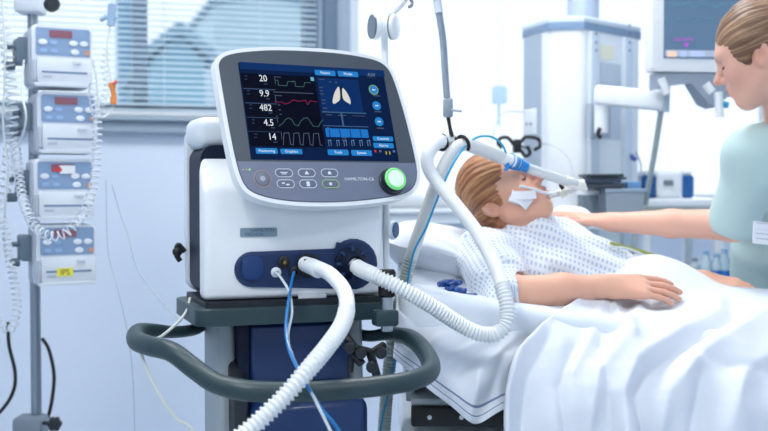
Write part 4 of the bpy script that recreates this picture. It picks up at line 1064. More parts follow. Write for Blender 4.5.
def head_sdf(Fd, H, back=False):
    ey = -.012 if back else 0; es = .86 if back else 1.0
    p, s, R = H.p, H.s, H.R
    E = lambda c, r, k=.02, mode='add', RR=None: Fd.ell(p(*c), np.array(r)*s, R if RR is None else RR, k*s, mode)
    C = lambda a, b, ra, rb, k=.01, mode='add', flat=None: Fd.cone(p(*a), p(*b), ra*s, rb*s, k*s, mode, flat)
    if back: E((0,-.002,.034), (.073,.083,.080), 0)
    else: E((0,-.012,.036), (.073,.093,.080), 0)
    E((0,.018,.0), (.066,.070,.088), .03)
    E((0,.030,-.055), (.052,.055,.050), .03)
    E((0,.062,-.092), (.022,.020,.017), .035)          # chin
    for q in (-1,1):
        C((q*.058,-.005,-.045),(q*.020,.062,-.092), .014, .012, .03)  # jaw line
        E((q*.038,.055,-.022), (.024,.022,.022), .03)   # cheek
        C((q*.008,.080,.026),(q*.042,.066,.026), .010, .009, .02)     # brow
        E((q*.031,.088,.006), (.017,.014,.012), .010, 'sub')          # socket
        E((q*.031,.070,.004), (.0155,.0130,.0125), .004)              # lid over the eyeball
    C((0,.083,.018),(0,.105,-.022), .0075, .0092, .012)      # nose bridge
    E((0,.109,-.027), (.0105,.0105,.0095), .010)             # tip
    for q in (-1,1):
        E((q*.0115,.094,-.031), (.0075,.0095,.0072), .006)   # wing
        E((q*.0058,.103,-.0375), (.0034,.0048,.004), .002, 'sub')
    E((0,.078,-.060), (.026,.016,.022), .02)                 # mouth barrel
    C((-.016,.086,-.0545),(0,.0945,-.0530), .0045, .0060, .006); C((.016,.086,-.0545),(0,.0945,-.0530), .0045, .0060, .006)
    C((-.015,.085,-.0655),(0,.0925,-.0665), .0045, .0070, .006); C((.015,.085,-.0655),(0,.0925,-.0665), .0045, .0070, .006)
    C((-.022,.086,-.0598),(0,.1005,-.0595), .0014, .0016, .003, 'sub'); C((.022,.086,-.0598),(0,.1005,-.0595), .0014, .0016, .003, 'sub')
    E((0,.094,-.078), (.016,.008,.005), .01, 'sub')
    for q in (-1,1):                                          # ear
        a = math.radians(18); c_, s_ = math.cos(a), math.sin(a)
        Rl = np.array([[1,0,0],[0,c_,s_],[0,-s_,c_]]).T
        b = math.radians(18)*q; Rl2 = np.array([[math.cos(b),-math.sin(b),0],[math.sin(b),math.cos(b),0],[0,0,1]])
        E((q*.0755,-.012+ey,-.004), (.0075,.0185*es,.0300*es), .006, 'add', R@Rl2@Rl)
        E((q*.0835,-.009+ey,-.001), (.0065,.0105*es,.0185*es), .004, 'sub', R@Rl2@Rl)
        C((q*.078,-.004+ey,.010),(q*.078,-.001+ey,-.012), .0028,.0032,.004)
        C((q*.076,.002+ey,-.010),(q*.076,-.004+ey,-.022), .0046,.0055,.006)
def eyes(H, par, closed, lash=(70,48,38), brow=(150,112,80)):
    for q in (-1,1):
        pts = []
        for k in range(9):
            t = k/8*2-1; x = q*.031+t*.0135; y = .070+.0131*math.sqrt(max(0,1-(t*.86)**2))+.0006; z = .001-.0035*(1-t*t) if closed else .0035-.001*(1-t*t)
            pts.append(Vector(H.p(x,y,z).tolist()))
        obj('eyelashes', tube(pts, .0019*H.s, 6), mat('lash%d'%lash[0], lash, .6), par)
        if not closed:
            m_ = H.M(); bm = ball((q*.0305,.0715,.0030), .0122, mtx=None); bmesh.ops.transform(bm, matrix=m_, verts=bm.verts[:])
        P = []
        for k in range(9):
            t = k/8; x = q*(.012+.034*t); y = .0885-.016*t*t; z = .0255+.006*math.sin(t*2.2); P.append(Vector(H.p(x,y,z).tolist()))
        obj('eyebrow', tube(P, None or [.0030*H.s*(1-.6*abs(k/8-.35)) for k in range(9)], 6), mat('brow%d'%brow[0], brow, .7), par)
def face_attrs(V, H):
    L = H.loc(V); g = lambda c, r: np.exp(-(((L-np.array(c))/np.array(r))**2).sum(1))
    lip = np.clip(1.25*(g((0,.093,-.0535),(.016,.012,.0052))+g((0,.091,-.0668),(.015,.012,.0058))), 0, 1)
    bl = np.clip(.55*(g((-.045,.055,-.025),(.022,.03,.022))+g((.045,.055,-.025),(.022,.03,.022)))+.55*g((0,.105,-.028),(.016,.02,.014))+.35*(g((.078,-.01,-.005),(.02,.03,.04))+g((-.078,-.01,-.005),(.02,.03,.04))), 0, 1)
    return lip, bl
def hand_sdf(Fd, wr, ax, bk, side, sc=1.0, curl=(12,14,16,18,20), spread=4, wr_r=.026, thumb=40, lift=0):
    """wr wrist point, ax direction to the fingertips, bk direction of the back of the hand, side +1/-1: thumb lies on side*(bk x ax)"""
    a = Vector(ax).normalized(); n = Vector(bk); n = (n-a*n.dot(a)).normalized(); b = n.cross(a)*side
    w_ = Vector(wr)
    def P(x, y, z): return np.array(w_+a*x*sc+b*y*sc+n*z*sc)
    fl = (np.array(n), 1.25)
    ys = (.031,.010,-.011,-.030); kx = (.088,.092,.087,.078); ln = ((.040,.024,.020),(.045,.027,.021),(.041,.025,.020),(.032,.019,.018)); rr = (.0088,.0090,.0085,.0075)
    Fd.cone(P(-.01,0,0), P(.02,0,0), wr_r*sc*.92, .025*sc, .02, flat=fl)
    for i in range(4):
        Fd.cone(P(.012,ys[i]*.55,-.001), P(kx[i]*.96,ys[i],.002), .0175*sc, .0122*sc, .014, flat=fl)
        base = P(kx[i],ys[i],.002); th = 0; yaw = math.radians(spread)*(1.5-i)
        d0 = (a*math.cos(yaw)+b*math.sin(yaw)); cur = Vector(base.tolist()); r0 = rr[i]*sc
        for j in range(3):
            th += math.radians(curl[i+1]*(1.0 if j else .6)); dd = d0*math.cos(th)-n*math.sin(th)
            nx = cur+dd*ln[i][j]*sc; Fd.cone(np.array(cur), np.array(nx), r0, r0*.92, .003 if j else .006); cur = nx; r0 *= .92
    ta = math.radians(thumb); td = (a*math.cos(ta)+b*math.sin(ta)-n*.25).normalized()
    t0 = Vector(P(.022,.020,-.006).tolist()); t1 = t0+td*.042*sc; td2 = (td+a*.45-n*.1).normalized(); t2 = t1+td2*.032*sc; t3 = t2+(td2+a*.2).normalized()*.024*sc
    Fd.cone(np.array(t0), np.array(t1), .0155*sc, .0115*sc, .014); Fd.cone(np.array(t1), np.array(t2), .0108*sc, .0098*sc, .004); Fd.cone(np.array(t2), np.array(t3), .0098*sc, .0085*sc, .003)
def limb(Fd, pts, rs, k=.02):
    for i in range(len(pts)-1): Fd.cone(np.array(pts[i]), np.array(pts[i+1]), rs[i], rs[i+1], k)

# ------------------------------------------------------------------ the patient
upA, fwA = Vector((-.645,0,.764)), Vector((.764,-.34,.645))
HP = Frame((0,0,0), fwA, upA, 1.0)
ear = W(489.5,210,2.60); off = HP.p(-.078,-.024,-.004); HP.c = np.array(ear)-off
PA = thing('person', 'patient with reddish blond hair lying in bed in a white dotted gown, eyes closed', 'person', (.55,2.7,.86))
skinP = skin_mat('skin_patient', (226,174,150), (190,112,108), (218,138,118))
w = lambda *a: np.array(W(*a))
shR = w(484,258,2.57); elR = w(508,294,2.40); wrR = w(606,286,2.41)
shL = w(532,250,2.90); elL = w(628,286,3.02); wrL = w(704,280,2.86)
nk = HP.p(0,-.035,-.11); nb = w(506,252,2.72)
chst = w(548,266,2.74); belly = w(610,284,2.74); hip = w(690,300,2.74)
tax = (belly-chst); tax = tax/np.linalg.norm(tax); tn = np.array([0,0,1.])-tax*tax[2]; tn /= np.linalg.norm(tn); ty = np.cross(tn, tax)
RT = np.stack([tax, ty, tn], 1)
Fd = Field((.10,2.28,.74),(1.02,3.1,1.24), .0032)
head_sdf(Fd, HP, True)
Fd.cone(nk, nb, .058, .062, .03)
Fd.cone(shR, shL, .055, .055, .03); Fd.ell(chst, (.17,.16,.10), RT, .05); Fd.ell(belly, (.15,.13,.070), RT, .05); Fd.ell(hip, (.08,.12,.035), RT, .04)
limb(Fd, (shR, elR), (.056,.042)); limb(Fd, (elR, elR*.45+wrR*.55, wrR), (.040,.036,.024), .015)
limb(Fd, (shL, elL), (.05,.042)); limb(Fd, (elL, elL*.45+wrL*.55, wrL), (.038,.034,.025), .015)
aR = w(684,289,2.45)-w(606,286,2.41)
hand_sdf(Fd, wrR, aR, (0.08,-.5,.86), -1 if (Vector((0.08,-.5,.86)).cross(Vector(aR))).y < 0 else 1, 1.06, (0,8,9,10,11), 2.5, .025, 26)
aL = w(760,290,2.78)-w(704,280,2.86)
nL = Vector((0,-.3,1)); sL_ = 1 if nL.cross(Vector(aL)).y < 0 else -1
hand_sdf(Fd, wrL, aL, nL, sL_, .98, (0,16,18,20,22), 3, .025, 35)
Vv, Ff = Fd.mesh(); Vv = relax(Vv, Ff, 1, .4)
lip, bl = face_attrs(Vv, HP)
meshobj('body', Vv, Ff, skinP, PA, {'lip':('FLOAT',lip),'blush':('FLOAT',bl)})
eyes(HP, PA, True, (96,62,46), (146,98,66))
# hair: a shell over the skull, open at the face, falling behind the ear
Fd = Field(HP.c-.24, HP.c+.24, .003)
p_, s_ = HP.p, HP.s
Fd.ell(p_(0,-.004,.036), np.array((.080,.088,.086))*s_, HP.R, 0)
Fd.ell(p_(0,-.034,-.03), np.array((.073,.052,.072))*s_, HP.R, .03)
Fd.ell(p_(0,-.040,-.085), np.array((.060,.036,.050))*s_, HP.R, .03)
for q in (-1,1): Fd.ell(p_(q*.044,-.022,.014), np.array((.034,.030,.034))*s_, HP.R, .03)
Fd.ell(p_(0,.085,-.020), np.array((.080,.082,.096))*s_, HP.R, .008, 'sub')
for q in (-1,1):
    Fd.ell(p_(q*.088,-.018,-.016), np.array((.030,.021,.031))*s_, HP.R, .008, 'sub')
    Fd.cone(p_(q*.074,.006,-.045), p_(q*.066,.015,-.1), .024, .034, .006, 'sub')
Vh, Fh = Fd.mesh(); Vh = relax(Vh, Fh, 5, .5); L = HP.loc(Vh)
ang = np.arctan2(L[:,0], L[:,2]-.0)
d_ = .0006*np.sin(ang*46+noise3(L,30,3)*2)+.002*noise3(L,45,4)
ctr = HP.p(0,-.02,.02); nr = Vh-ctr; nr /= np.linalg.norm(nr,axis=1)[:,None]; Vh = Vh+nr*d_[:,None]
hp = np.stack([ang*.07, np.sqrt(L[:,1]**2)*np.sign(L[:,1]), L[:,2]*.15], 1)
hairP = hair_mat('hair_patient', (116,70,44), (164,108,70), (208,156,110), (170,9,40))
meshobj('hair', Vh, Fh, hairP, PA, {'hp':('FLOAT_VECTOR',hp)})
# gown
Fd = Field((.08,2.28,.76),(.98,3.1,1.14), .0036)
Fd.cone(shR+np.array((.0,0,.0)), shL, .066, .064, 0); Fd.ell(chst+tn*.004, (.185,.175,.112), RT, .05); Fd.ell(belly, (.17,.155,.086), RT, .05); Fd.ell(hip, (.10,.15,.055), RT, .05)
elS = shR+(elR-shR)*.62
Fd.cone(shR, elS, .068, .066, .04); Fd.cone(shR+np.array((.02,0,-.01)), chst+np.array((.03,-.12,-.05)), .06, .08, .04)
Fd.cone(elR+(wrR-elR)*.02+np.array((-.01,0,.0)), shR+(elR-shR)*.5, .052, .062, .03)
Fd.cone(shL, elL, .062, .06, .04)
Fd.cone(HP.p(0,-.035,-.09), nb, .066, .074, .03); Fd.cone(HP.p(0,.015,-.125), chst, .055, .09, .04); Fd.cone(HP.p(0,-.01,-.065), HP.p(0,-.02,-.105), .056, .052, .006, 'sub')
# cuff opening
dcu = (wrR-elR); dcu /= np.linalg.norm(dcu)
Fd.cone(elR+dcu*.035, elR+dcu*.16, .046, .046, .006, 'sub')
Vg, Fg = Fd.mesh(); Vg = relax(Vg, Fg, 2, .5)
# folds running across the gown from the shoulder and the belly
q1 = np.sin(Vg@np.array((46,18,70.))+2.5*noise3(Vg,9,11))*.0065+np.sin(Vg@np.array((-30,60,52.))+2*noise3(Vg,8,12))*.0045+.006*noise3(Vg,16,13)
cg = (chst+belly)/2; nr = Vg-(cg+np.outer((Vg-cg)@tax, tax)); nr /= np.linalg.norm(nr,axis=1)[:,None]+1e-6; Vg = Vg+nr*q1[:,None]
rel = Vg-chst; s1 = rel@tax; ph = np.arctan2(rel@ty, rel@tn+.02)
guv = np.stack([s1, ph*.125, np.zeros(len(s1))], 1)
ua = (elR-shR); La = np.linalg.norm(ua); ua = ua/La; rs = Vg-shR; ta_ = rs@ua; da = np.linalg.norm(rs-np.outer(ta_,ua),axis=1)
onS = (da < .085) & (ta_ > .0) & (Vg[:,1] < 2.60)
b1 = np.cross(ua, (0,0,1)); b1 /= np.linalg.norm(b1); b2 = np.cross(ua,b1); phs = np.arctan2(rs@b1, rs@b2)
guv[onS] = np.stack([ta_, phs*.068, np.zeros(len(ta_))],1)[onS]
gm = mat('gown_cloth', (232,238,246), .8, sheen=.2); nt = gm.node_tree; b = nt.nodes['Principled BSDF']
at_ = nt.nodes.new('ShaderNodeAttribute'); at_.attribute_name = 'guv'
def nm(op, a, b_=None):
    n = nt.nodes.new('ShaderNodeMath'); n.operation = op
    for i, v in enumerate((a, b_)):
        if v is None: continue
        if isinstance(v, (int,float)): n.inputs[i].default_value = v
        else: nt.links.new(v, n.inputs[i])
    return n.outputs[0]
sp_ = nt.nodes.new('ShaderNodeSeparateXYZ'); nt.links.new(at_.outputs['Vector'], sp_.inputs[0])
PT = .0118
fx = nm('ABSOLUTE', nm('SUBTRACT', nm('FRACT', nm('DIVIDE', sp_.outputs[0], PT)), .5)); fy = nm('ABSOLUTE', nm('SUBTRACT', nm('FRACT', nm('DIVIDE', sp_.outputs[1], PT)), .5))
dot = nm('LESS_THAN', nm('MAXIMUM', fx, fy), .25)
mx = nt.nodes.new('ShaderNodeMix'); mx.data_type = 'RGBA'; mx.inputs[6].default_value = lin((234,240,248)); mx.inputs[7].default_value = lin((178,192,218))
nt.links.new(nm('MULTIPLY', dot, .85), mx.inputs[0]); nt.links.new(mx.outputs[2], b.inputs['Base Color'])
meshobj('hospital_gown', Vg, Fg, gm, PA, {'guv':('FLOAT_VECTOR',guv)})
# tape on the cheek
tapem = mat('tape_white', (236,240,246), .55)
def strip_on(H, pts, wd, th, name, par, m, lift=.0012):
    """narrow strip laid over points in head coordinates"""
    bm = NB(); prev = None; P = [np.array(H.p(*q)) for q in pts]; n = len(P)
    ctr = np.array(H.p(-.0,.01,-.02)); rows = []
    for i in range(n):
        t = P[min(i+1,n-1)]-P[max(i-1,0)]; t /= np.linalg.norm(t); o_ = P[i]-ctr; o_ /= np.linalg.norm(o_); sd = np.cross(t, o_); sd /= np.linalg.norm(sd)
        rows.append([bm.verts.new(tuple(P[i]+o_*lift+sd*wd*k)) for k in (-1,-.33,.33,1)]+[bm.verts.new(tuple(P[i]+o_*(lift+th)+sd*wd*k*.96)) for k in (1,.33,-.33,-1)])
    for a, b in zip(rows[:-1], rows[1:]):
        for k in range(8): bm.faces.new((a[k],a[(k+1)%8],b[(k+1)%8],b[k]))
    bm.faces.new(rows[0][::-1]); bm.faces.new(rows[-1])
    return obj(name, bm, m, par)
# cheek tape follows the cheek from under the eye to the jaw and to the mouth
def snap(H, pts, V):
    """move head-frame points onto the skin surface along the person's right side"""
    L = H.loc(V); out = []
    for x, y, z in pts:
        m = (np.abs(L[:,1]-y) < .005) & (np.abs(L[:,2]-z) < .005) & (L[:,0] < 0)
        out.append((L[m,0].min() if m.any() else x, y, z))
    return out
t1 = snap(HP, [(-.06,.040,-.008),(-.055,.048,-.020),(-.05,.053,-.032),(-.05,.054,-.044),(-.045,.054,-.056)], Vv)
strip_on(HP, t1, .0155, .0012, 'cheek_tape', PA, tapem)
t2 = snap(HP, [(-.05,.046,-.016),(-.045,.058,-.026),(-.038,.070,-.036),(-.03,.080,-.046)], Vv)
strip_on(HP, t2, .0105, .0016, 'cheek_tape', PA, tapem, .002)
t3 = snap(HP, [(-.06,.030,-.012),(-.055,.036,-.024),(-.05,.042,-.036)], Vv)
strip_on(HP, t3, .007, .0012, 'cheek_tape', PA, tapem, .0008)
# ------------------------------------------------------------------ the nurse
HN = Frame((0,0,0), Vector((-.924,.52,-.383)), Vector((-.383,0,.924)), 1.06)
earN = W(761,55,2.52); HN.c = np.array(earN)-HN.p(.078,-.010,-.004)
NU = thing('person', 'nurse in a pale mint tunic leaning over the bed, one hand on the patient', 'person', (1.24,3.2,0))
skinN = skin_mat('skin_nurse', (228,178,158), (190,100,98), (210,136,120))
shl = w(757,158,2.66); ell = w(733,225,2.74); wrl = w(612,222,2.86)
nkb = w(790,135,2.78); pel = np.array((1.30,3.22,.97)); shr = w(798,150,3.02)
Fd = Field((.45,2.45,.80),(1.62,3.5,1.75), .0036)
head_sdf(Fd, HN)
Fd.cone(HN.p(0,-.03,-.06), nkb, .056, .06, .03)
chN = nkb*.72+pel*.28; chN[2] -= .04
Fd.cone(shl, shr, .055, .055, .03); Fd.cone(chN, pel, .12, .14, .06); Fd.cone(w(788,185,2.88), w(782,270,3.10), .10, .105, .04)
limb(Fd, (shl, ell), (.055,.042)); limb(Fd, (ell, ell*.5+wrl*.5, wrl), (.041,.036,.025), .015)
aN = w(563,217,2.85)-w(612,222,2.86)
nN = Vector((0,-.25,1)); sN = 1 if nN.cross(Vector(aN)).y > 0 else -1
hand_sdf(Fd, wrl, aN, nN, sN, .98, (0,4,5,6,8), 3, .025, 28)
elr = w(850,225,3.15); wrr = w(852,284,2.98)
limb(Fd, (shr, elr), (.05,.042)); limb(Fd, (elr, wrr), (.038,.026), .015)
hand_sdf(Fd, wrr, np.array((-.5,-.5,-.2)), (0,-.3,1), 1, .98, (0,16,18,20,22), 3, .025, 35)
Vn, Fn = Fd.mesh(); Vn = relax(Vn, Fn, 1, .4); lip, bl = face_attrs(Vn, HN)
meshobj('body', Vn, Fn, skinN, NU, {'lip':('FLOAT',lip),'blush':('FLOAT',bl)})
eyes(HN, NU, True, (50,38,36), (104,76,58))
# hair drawn back into a knot
Fd = Field(HN.c-.26, HN.c+.26, .003); p_, s_ = HN.p, HN.s
Fd.ell(p_(0,-.016,.040), np.array((.080,.102,.086))*s_, HN.R, 0)
Fd.ell(p_(0,-.050,-.012), np.array((.074,.064,.060))*s_, HN.R, .02)
for q in (-1,1): Fd.ell(p_(q*.045,.004,.012), np.array((.034,.042,.036))*s_, HN.R, .03)
Fd.ell(p_(0,-.125,.030), np.array((.040,.040,.044))*s_, HN.R, .012)
Fd.ell(p_(0,.100,-.030), np.array((.086,.062,.098))*s_, HN.R, .008, 'sub')
for q in (-1,1):
    Fd.ell(p_(q*.088,-.004,-.022), np.array((.034,.021,.033))*s_, HN.R, .010, 'sub')
    Fd.cone(p_(q*.074,.024,-.045), p_(q*.066,.0,-.11), .026, .045, .008, 'sub')
Vh, Fh = Fd.mesh(); Vh = relax(Vh, Fh, 2, .5); L = HN.loc(Vh)
kn0 = np.array((0,-.11,.03)); D = L-kn0; a2_ = np.arctan2(D[:,0], D[:,2]); rr_ = np.linalg.norm(D,axis=1)
d_ = .0005*np.sin(a2_*40+noise3(L,30,5)*1.6)+.0018*noise3(L,40,6)
nr = Vh-HN.p(0,-.02,.02); nr /= np.linalg.norm(nr,axis=1)[:,None]; Vh = Vh+nr*d_[:,None]
hp = np.stack([a2_*.07, rr_, np.zeros(len(rr_))], 1)
meshobj('hair', Vh, Fh, hair_mat('hair_nurse', (74,50,38), (126,92,68), (186,150,118), (150,9,40)), NU, {'hp':('FLOAT_VECTOR',hp)})
# tunic
Fd = Field((.78,2.44,.72),(1.70,3.55,1.42), .0042)
Fd.cone(shl, shr, .070, .07, 0); Fd.cone(chN, pel, .150, .165, .06); Fd.cone(nkb*.9+chN*.1, chN, .085, .15, .05); Fd.cone(w(783,190,2.88), w(777,275,3.12), .118, .128, .05)
sle = shl+(ell-shl)*.93
Fd.cone(shl, sle, .066, .062, .03); Fd.cone(shl*.4+chN*.6, shl, .11, .075, .05); Fd.cone(shr, elr*.8+shr*.2, .07, .068, .03)
Fd.cone(HN.p(0,-.02,-.10), nkb+np.array((-.012,-.02,.03)), .066, .072, .008, 'sub')
du = (ell-shl); du /= np.linalg.norm(du); Fd.cone(sle+du*.03, sle+du*.2, .050, .07, .006, 'sub')
Vt, Ft = Fd.mesh(); Vt = relax(Vt, Ft, 2, .5)
q1 = .004*np.sin(Vt@np.array((60,20,-22.))+2.5*noise3(Vt,8,21))+.006*noise3(Vt,11,22)
nr = Vt-(np.array(chN)+pel)/2; nr /= np.linalg.norm(nr,axis=1)[:,None]; Vt = Vt+nr*q1[:,None]
tun = meshobj('tunic', Vt, Ft, mat('mint_cloth', (182,208,208), .85, sheen=.2, bump=(300,.1,.001)), NU)
# trousers and shoes
Fd = Field((1.05,2.98,.0),(1.60,3.45,1.12), .008)
for q in (-1,1):
    hpj = pel+np.array((.0,q*.085,-.02)); kn_ = hpj+np.array((.0,0,-.45)); kn_[1] = 3.22+q*.09; an = kn_+np.array((.02,0,-.40))
    Fd.cone(hpj, kn_, .095, .065, .04); Fd.cone(kn_, an, .065, .055, .01)
Vt2, Ft2 = Fd.mesh(); meshobj('trousers', Vt2, Ft2, mat('mint_trousers', (182,208,208), .85), NU)
for q in (-1,1):
    bm = NB(); ball((1.27,3.22+q*.09,.045), .05, into=bm, sc=(2.4,.9,.9)); obj('shoe', bm, M_white2, NU)
# name badge
bp = Pl(W(764,233,2.60), (math.cos(.25),math.sin(.25),-.10), (.08,.12,1)); bp.u = bp.n.cross(bp.r).normalized()
a = bp.uv(753,221); b = bp.uv(780,246)
bdg = obj('name_badge', prism(rrect(a[0],b[1],b[0],a[1],.003), bp.mat(), 0, .002), mat('badge_white', (234,238,244), .4), NU, label='white name badge with grey and magenta lines')
for y0,y1,x1,c in ((222.5,225,776,(110,122,140)),(229,231,774,(120,128,150)),(233,235.5,776,(150,110,150)),(238,240,770,(140,148,160))):
    a = bp.uv(755.5,y0); b = bp.uv(x1,y1)
    obj('badge_lettering', prism([(a[0],b[1]),(b[0],b[1]),(b[0],a[1]),(a[0],a[1])], bp.mat(), .002, .0024), mat('ink%d'%c[0], c, .5), bdg, smooth=False)
# ================================================================== BED
BED = thing('hospital_bed', 'hospital bed with white mattress behind the ventilator', 'bed', (1.05,2.66,0))
M_mat = mat('mattress_white', (222,231,242), .8, bump=(14,.3,.01))
def profsweep(pts, y0, y1, m, name, bev, par):
    """profile in x-z swept along y"""
    mm = Matrix(((1,0,0,0),(0,0,-1,y1),(0,1,0,0),(0,0,0,1))); bm = prism(pts, mm, 0, y1-y0)
    if bev: bmesh.ops.bevel(bm, geom=bm.edges[:], offset=bev, segments=4, profile=.5, affect='EDGES')
    return obj(name, bm, m, par)
profsweep([(.04,.80),(.72,.68),(2.1,.68),(2.1,.826),(.76,.83),(.45,.868),(.03,.928)], 2.29, 2.95, M_mat, 'mattress', .03, BED)
obj('bed_rail', box(.06,2.1,2.33,2.37,.618,.662,bev=.006), M_black, BED); obj('bed_rail', box(.06,2.1,2.89,2.93,.618,.662,bev=.006), M_black, BED)
for x in (.10,.17): obj('rail_bolt', disc((x,2.33,.64),(0,-1,0),.005,.003,12), M_metal, BED)
obj('bed_platform', box(.06,2.1,2.345,2.90,.662,.678,bev=.004), M_grey, BED)
obj('backrest_panel', profsweep([(.04,.75),(.72,.645),(.72,.655),(.04,.765)], 2.36,2.88, M_grey, 'x', 0, BED).data and box(.05,.07,2.4,2.86,.66,.75,bev=.004), M_grey, BED)
for o in list(COL.objects):
    if o.name == 'x': o.name = 'backrest_board'
obj('undercarriage_cover', box(.04,1.9,2.345,2.89,.50,.605,bev=.02), M_white2, BED)
for x in (.35,1.7): obj('lift_column', box(x-.05,x+.05,2.6,2.75,.2,.6,bev=.01), M_grey, BED)
obj('base_frame', box(.15,1.95,2.40,2.88,.13,.20,bev=.015), M_white2, BED)
for x in (.22,1.88):
    for y in (2.42,2.86): obj('castor', disc((x,y-.02,.065),(0,1,0),.065,.04,26,bev=.006), M_dark, BED)
# pillow
pillow = pillow0
M_linen = mat('linen_white', (222,228,238), .85, sheen=.2, bump=(40,.2,.002))
o = obj('pillow', pillow((.185,2.76,.968),.19,.25,.07,(0,math.radians(14),0)), M_linen); prop(o, 'white pillow under the head of the patient', 'pillow')
# rolled pillow case end beside the pillow
o = obj('pillow_case_end', pillow(W(428,246,2.56),.062,.06,.022,(.25,math.radians(10),.3),.004,5), M_linen); prop(o, 'rolled end of the white pillow case beside the pillow', 'pillow case')
# top sheet: laid over the patient, banked against the forearm and falling over the near side
M_sheet = mat('sheet_white', (222,228,238), .75, sheen=.2, bump=(500,.04,.001))
def poly_dist(X, Y, pts):
    D = np.full(X.shape, 1e9)
    for (ax,ay),(bx,by) in zip(pts[:-1], pts[1:]):
        L = (bx-ax)**2+(by-ay)**2; t = np.clip(((X-ax)*(bx-ax)+(Y-ay)*(by-ay))/L, 0, 1)
        D = np.minimum(D, np.hypot(X-ax-(bx-ax)*t, Y-ay-(by-ay)*t))
    return D
def ip(x, xs, ys): return np.interp(x, xs, ys)
def smooth_rows(vals, n):
    """Catmull-Rom down the rows: vals (R, N) -> (R-1)*n+1 rows"""
    R_ = len(vals); out = []
    for i in range(R_-1):
        p0 = vals[i-1] if i else 2*vals[0]-vals[1]; p1, p2 = vals[i], vals[i+1]; p3 = vals[i+2] if i+2 < R_ else 2*vals[-1]-vals[-2]
        for j in range(n):
            t = j/n; out.append(.5*((2*p1)+(p2-p0)*t+(2*p0-5*p1+4*p2-p3)*t*t+(3*p1-p0-3*p2+p3)*t**3))
    out.append(vals[-1]); return np.array(out)
def world_of(PX, PY, D):
    r = (PX-384)/F; u = (215.5-PY)/F; c, s = math.cos(PITCH), math.sin(PITCH); y = c+u*s; z = -s+u*c
    return np.stack([r/y*D, D, z/y*D+CH], -1)
def sheet(name, left, right, rows, ridges, nx, sub, m, extra=None, attrs=None):
    """rows: (xs, ys, depth) ; left/right: boundary column at each row"""
    S_ = np.linspace(0,1,nx+1); PXr = []; PYr = []; Dr = []
    for (xs, ys, d), l, r in zip(rows, left, right):
        x = l+(r-l)*S_; PXr.append(x); PYr.append(ip(x, xs, ys)); Dr.append(ip(x, xs, d) if hasattr(d,'__len__') else np.full(nx+1, d))
    k = np.ones(9)/9
    sm = lambda v: np.convolve(np.pad(v, 4, mode='reflect', reflect_type='odd'), k, 'valid')
    PYr = [sm(sm(v)) for v in PYr]
    PX, PY, D = (smooth_rows(np.array(v), sub) for v in (PXr, PYr, Dr))
    P = world_of(PX, PY, D)
    du = np.gradient(P, axis=1); dv = np.gradient(P, axis=0); N = np.cross(du, dv); N /= np.linalg.norm(N, axis=-1)[...,None]+1e-9
    N[(N[...,1] > 0) & (N[...,2] < .3)] *= -1
    if N[...,2].mean() < 0: N = -N
    H_ = np.zeros(PX.shape)
    for pts, w_, h in ridges:
        q = poly_dist(PX, PY, pts)/w_; H_ += 1.6*h*np.exp(-np.sqrt(q*q+.12)+.346)
    if extra is not None: H_ += extra(PX, PY, P)
    P = P+N*H_[...,None]
    R_, C_ = PX.shape; idx = np.arange(R_*C_).reshape(R_, C_)
    Fq = np.stack([idx[:-1,:-1].ravel(), idx[1:,:-1].ravel(), idx[1:,1:].ravel(), idx[:-1,1:].ravel()],1)
    T_ = np.linspace(0,1,R_)[:,None]*np.ones((1,C_))
    o = meshobj(name, P.reshape(-1,3), Fq, m, None, {'hem':('FLOAT', T_.ravel())} if attrs else None)
    sd = o.modifiers.new('thick','SOLIDIFY'); sd.thickness = .003; sd.offset = -1
    return o
XS = [500,560,600,628,655,680,700,720,768,940]
def top_extra(PX, PY, P):
    low = np.clip((PY-335)/60, 0, 1); hi = np.clip((PY-290)/30, 0, 1)
    wv = .0085*np.sin((PX+.25*PY)/9.5+1.3*np.sin(PY/45)+.8*np.sin(PX/37))*low+.009*np.sin((PX*.7+PY*.9)/13+1.2*np.sin(PX/50))*hi*(1-.5*low)
    wv += .004*noise3(P, 26, 41)*hi+.0022*noise3(P, 60, 42)*hi
    return wv*np.clip((PX-503)/10,0,1)
bl_rows = [(XS,[330]*10,2.965),(XS,[296]*10,2.92),(XS,[274,274,272,256,254,261,272,285,289,290],2.74),(XS,[292,291,286,270,271,279,287,293,296,297],2.58),(XS,[302,302,301,303,303,303,303,303,305,306],2.455),(XS,[322]*9+[324],2.33),(XS,[350]*10,2.24),(XS,[390]*10,2.18),(XS,[440]*10,2.155),(XS,[510]*10,2.16)]
bl_left = [622,614,608,604,592,560,520,505,503,505]
rid = [([(604,294),(582,308),(549,328),(519,356),(507,392),(507,440)],5,.014),
       ([(604,296),(622,321),(633,340)],5,.011), ([(604,300),(600,322),(585,350),(572,372)],9,.010),
       ([(640,308),(622,345),(598,372),(590,431)],8,.012), ([(720,310),(676,336),(636,364),(622,392),(624,440)],9,.015),
       ([(733,316),(685,345),(646,374),(634,396),(644,440)],5,-.013), ([(572,350),(560,385),(566,440)],5,-.011),
       ([(545,345),(527,376),(522,440)],5,-.009), ([(600,345),(608,380),(612,440)],6,-.009), ([(690,352),(730,366),(790,372)],5,-.007),
       ([(768,318),(705,352),(668,392),(660,440)],9,.012), ([(650,306),(690,312),(730,306)],6,-.006), ([(800,335),(745,372),(722,440)],10,.010), ([(700,375),(690,440)],6,-.009)]
bk = sheet('top_sheet', bl_left, [940]*10, bl_rows, rid, 230, 16, M_sheet, top_extra)
prop(bk, 'white creased sheet covering the patient from the waist down', 'sheet')
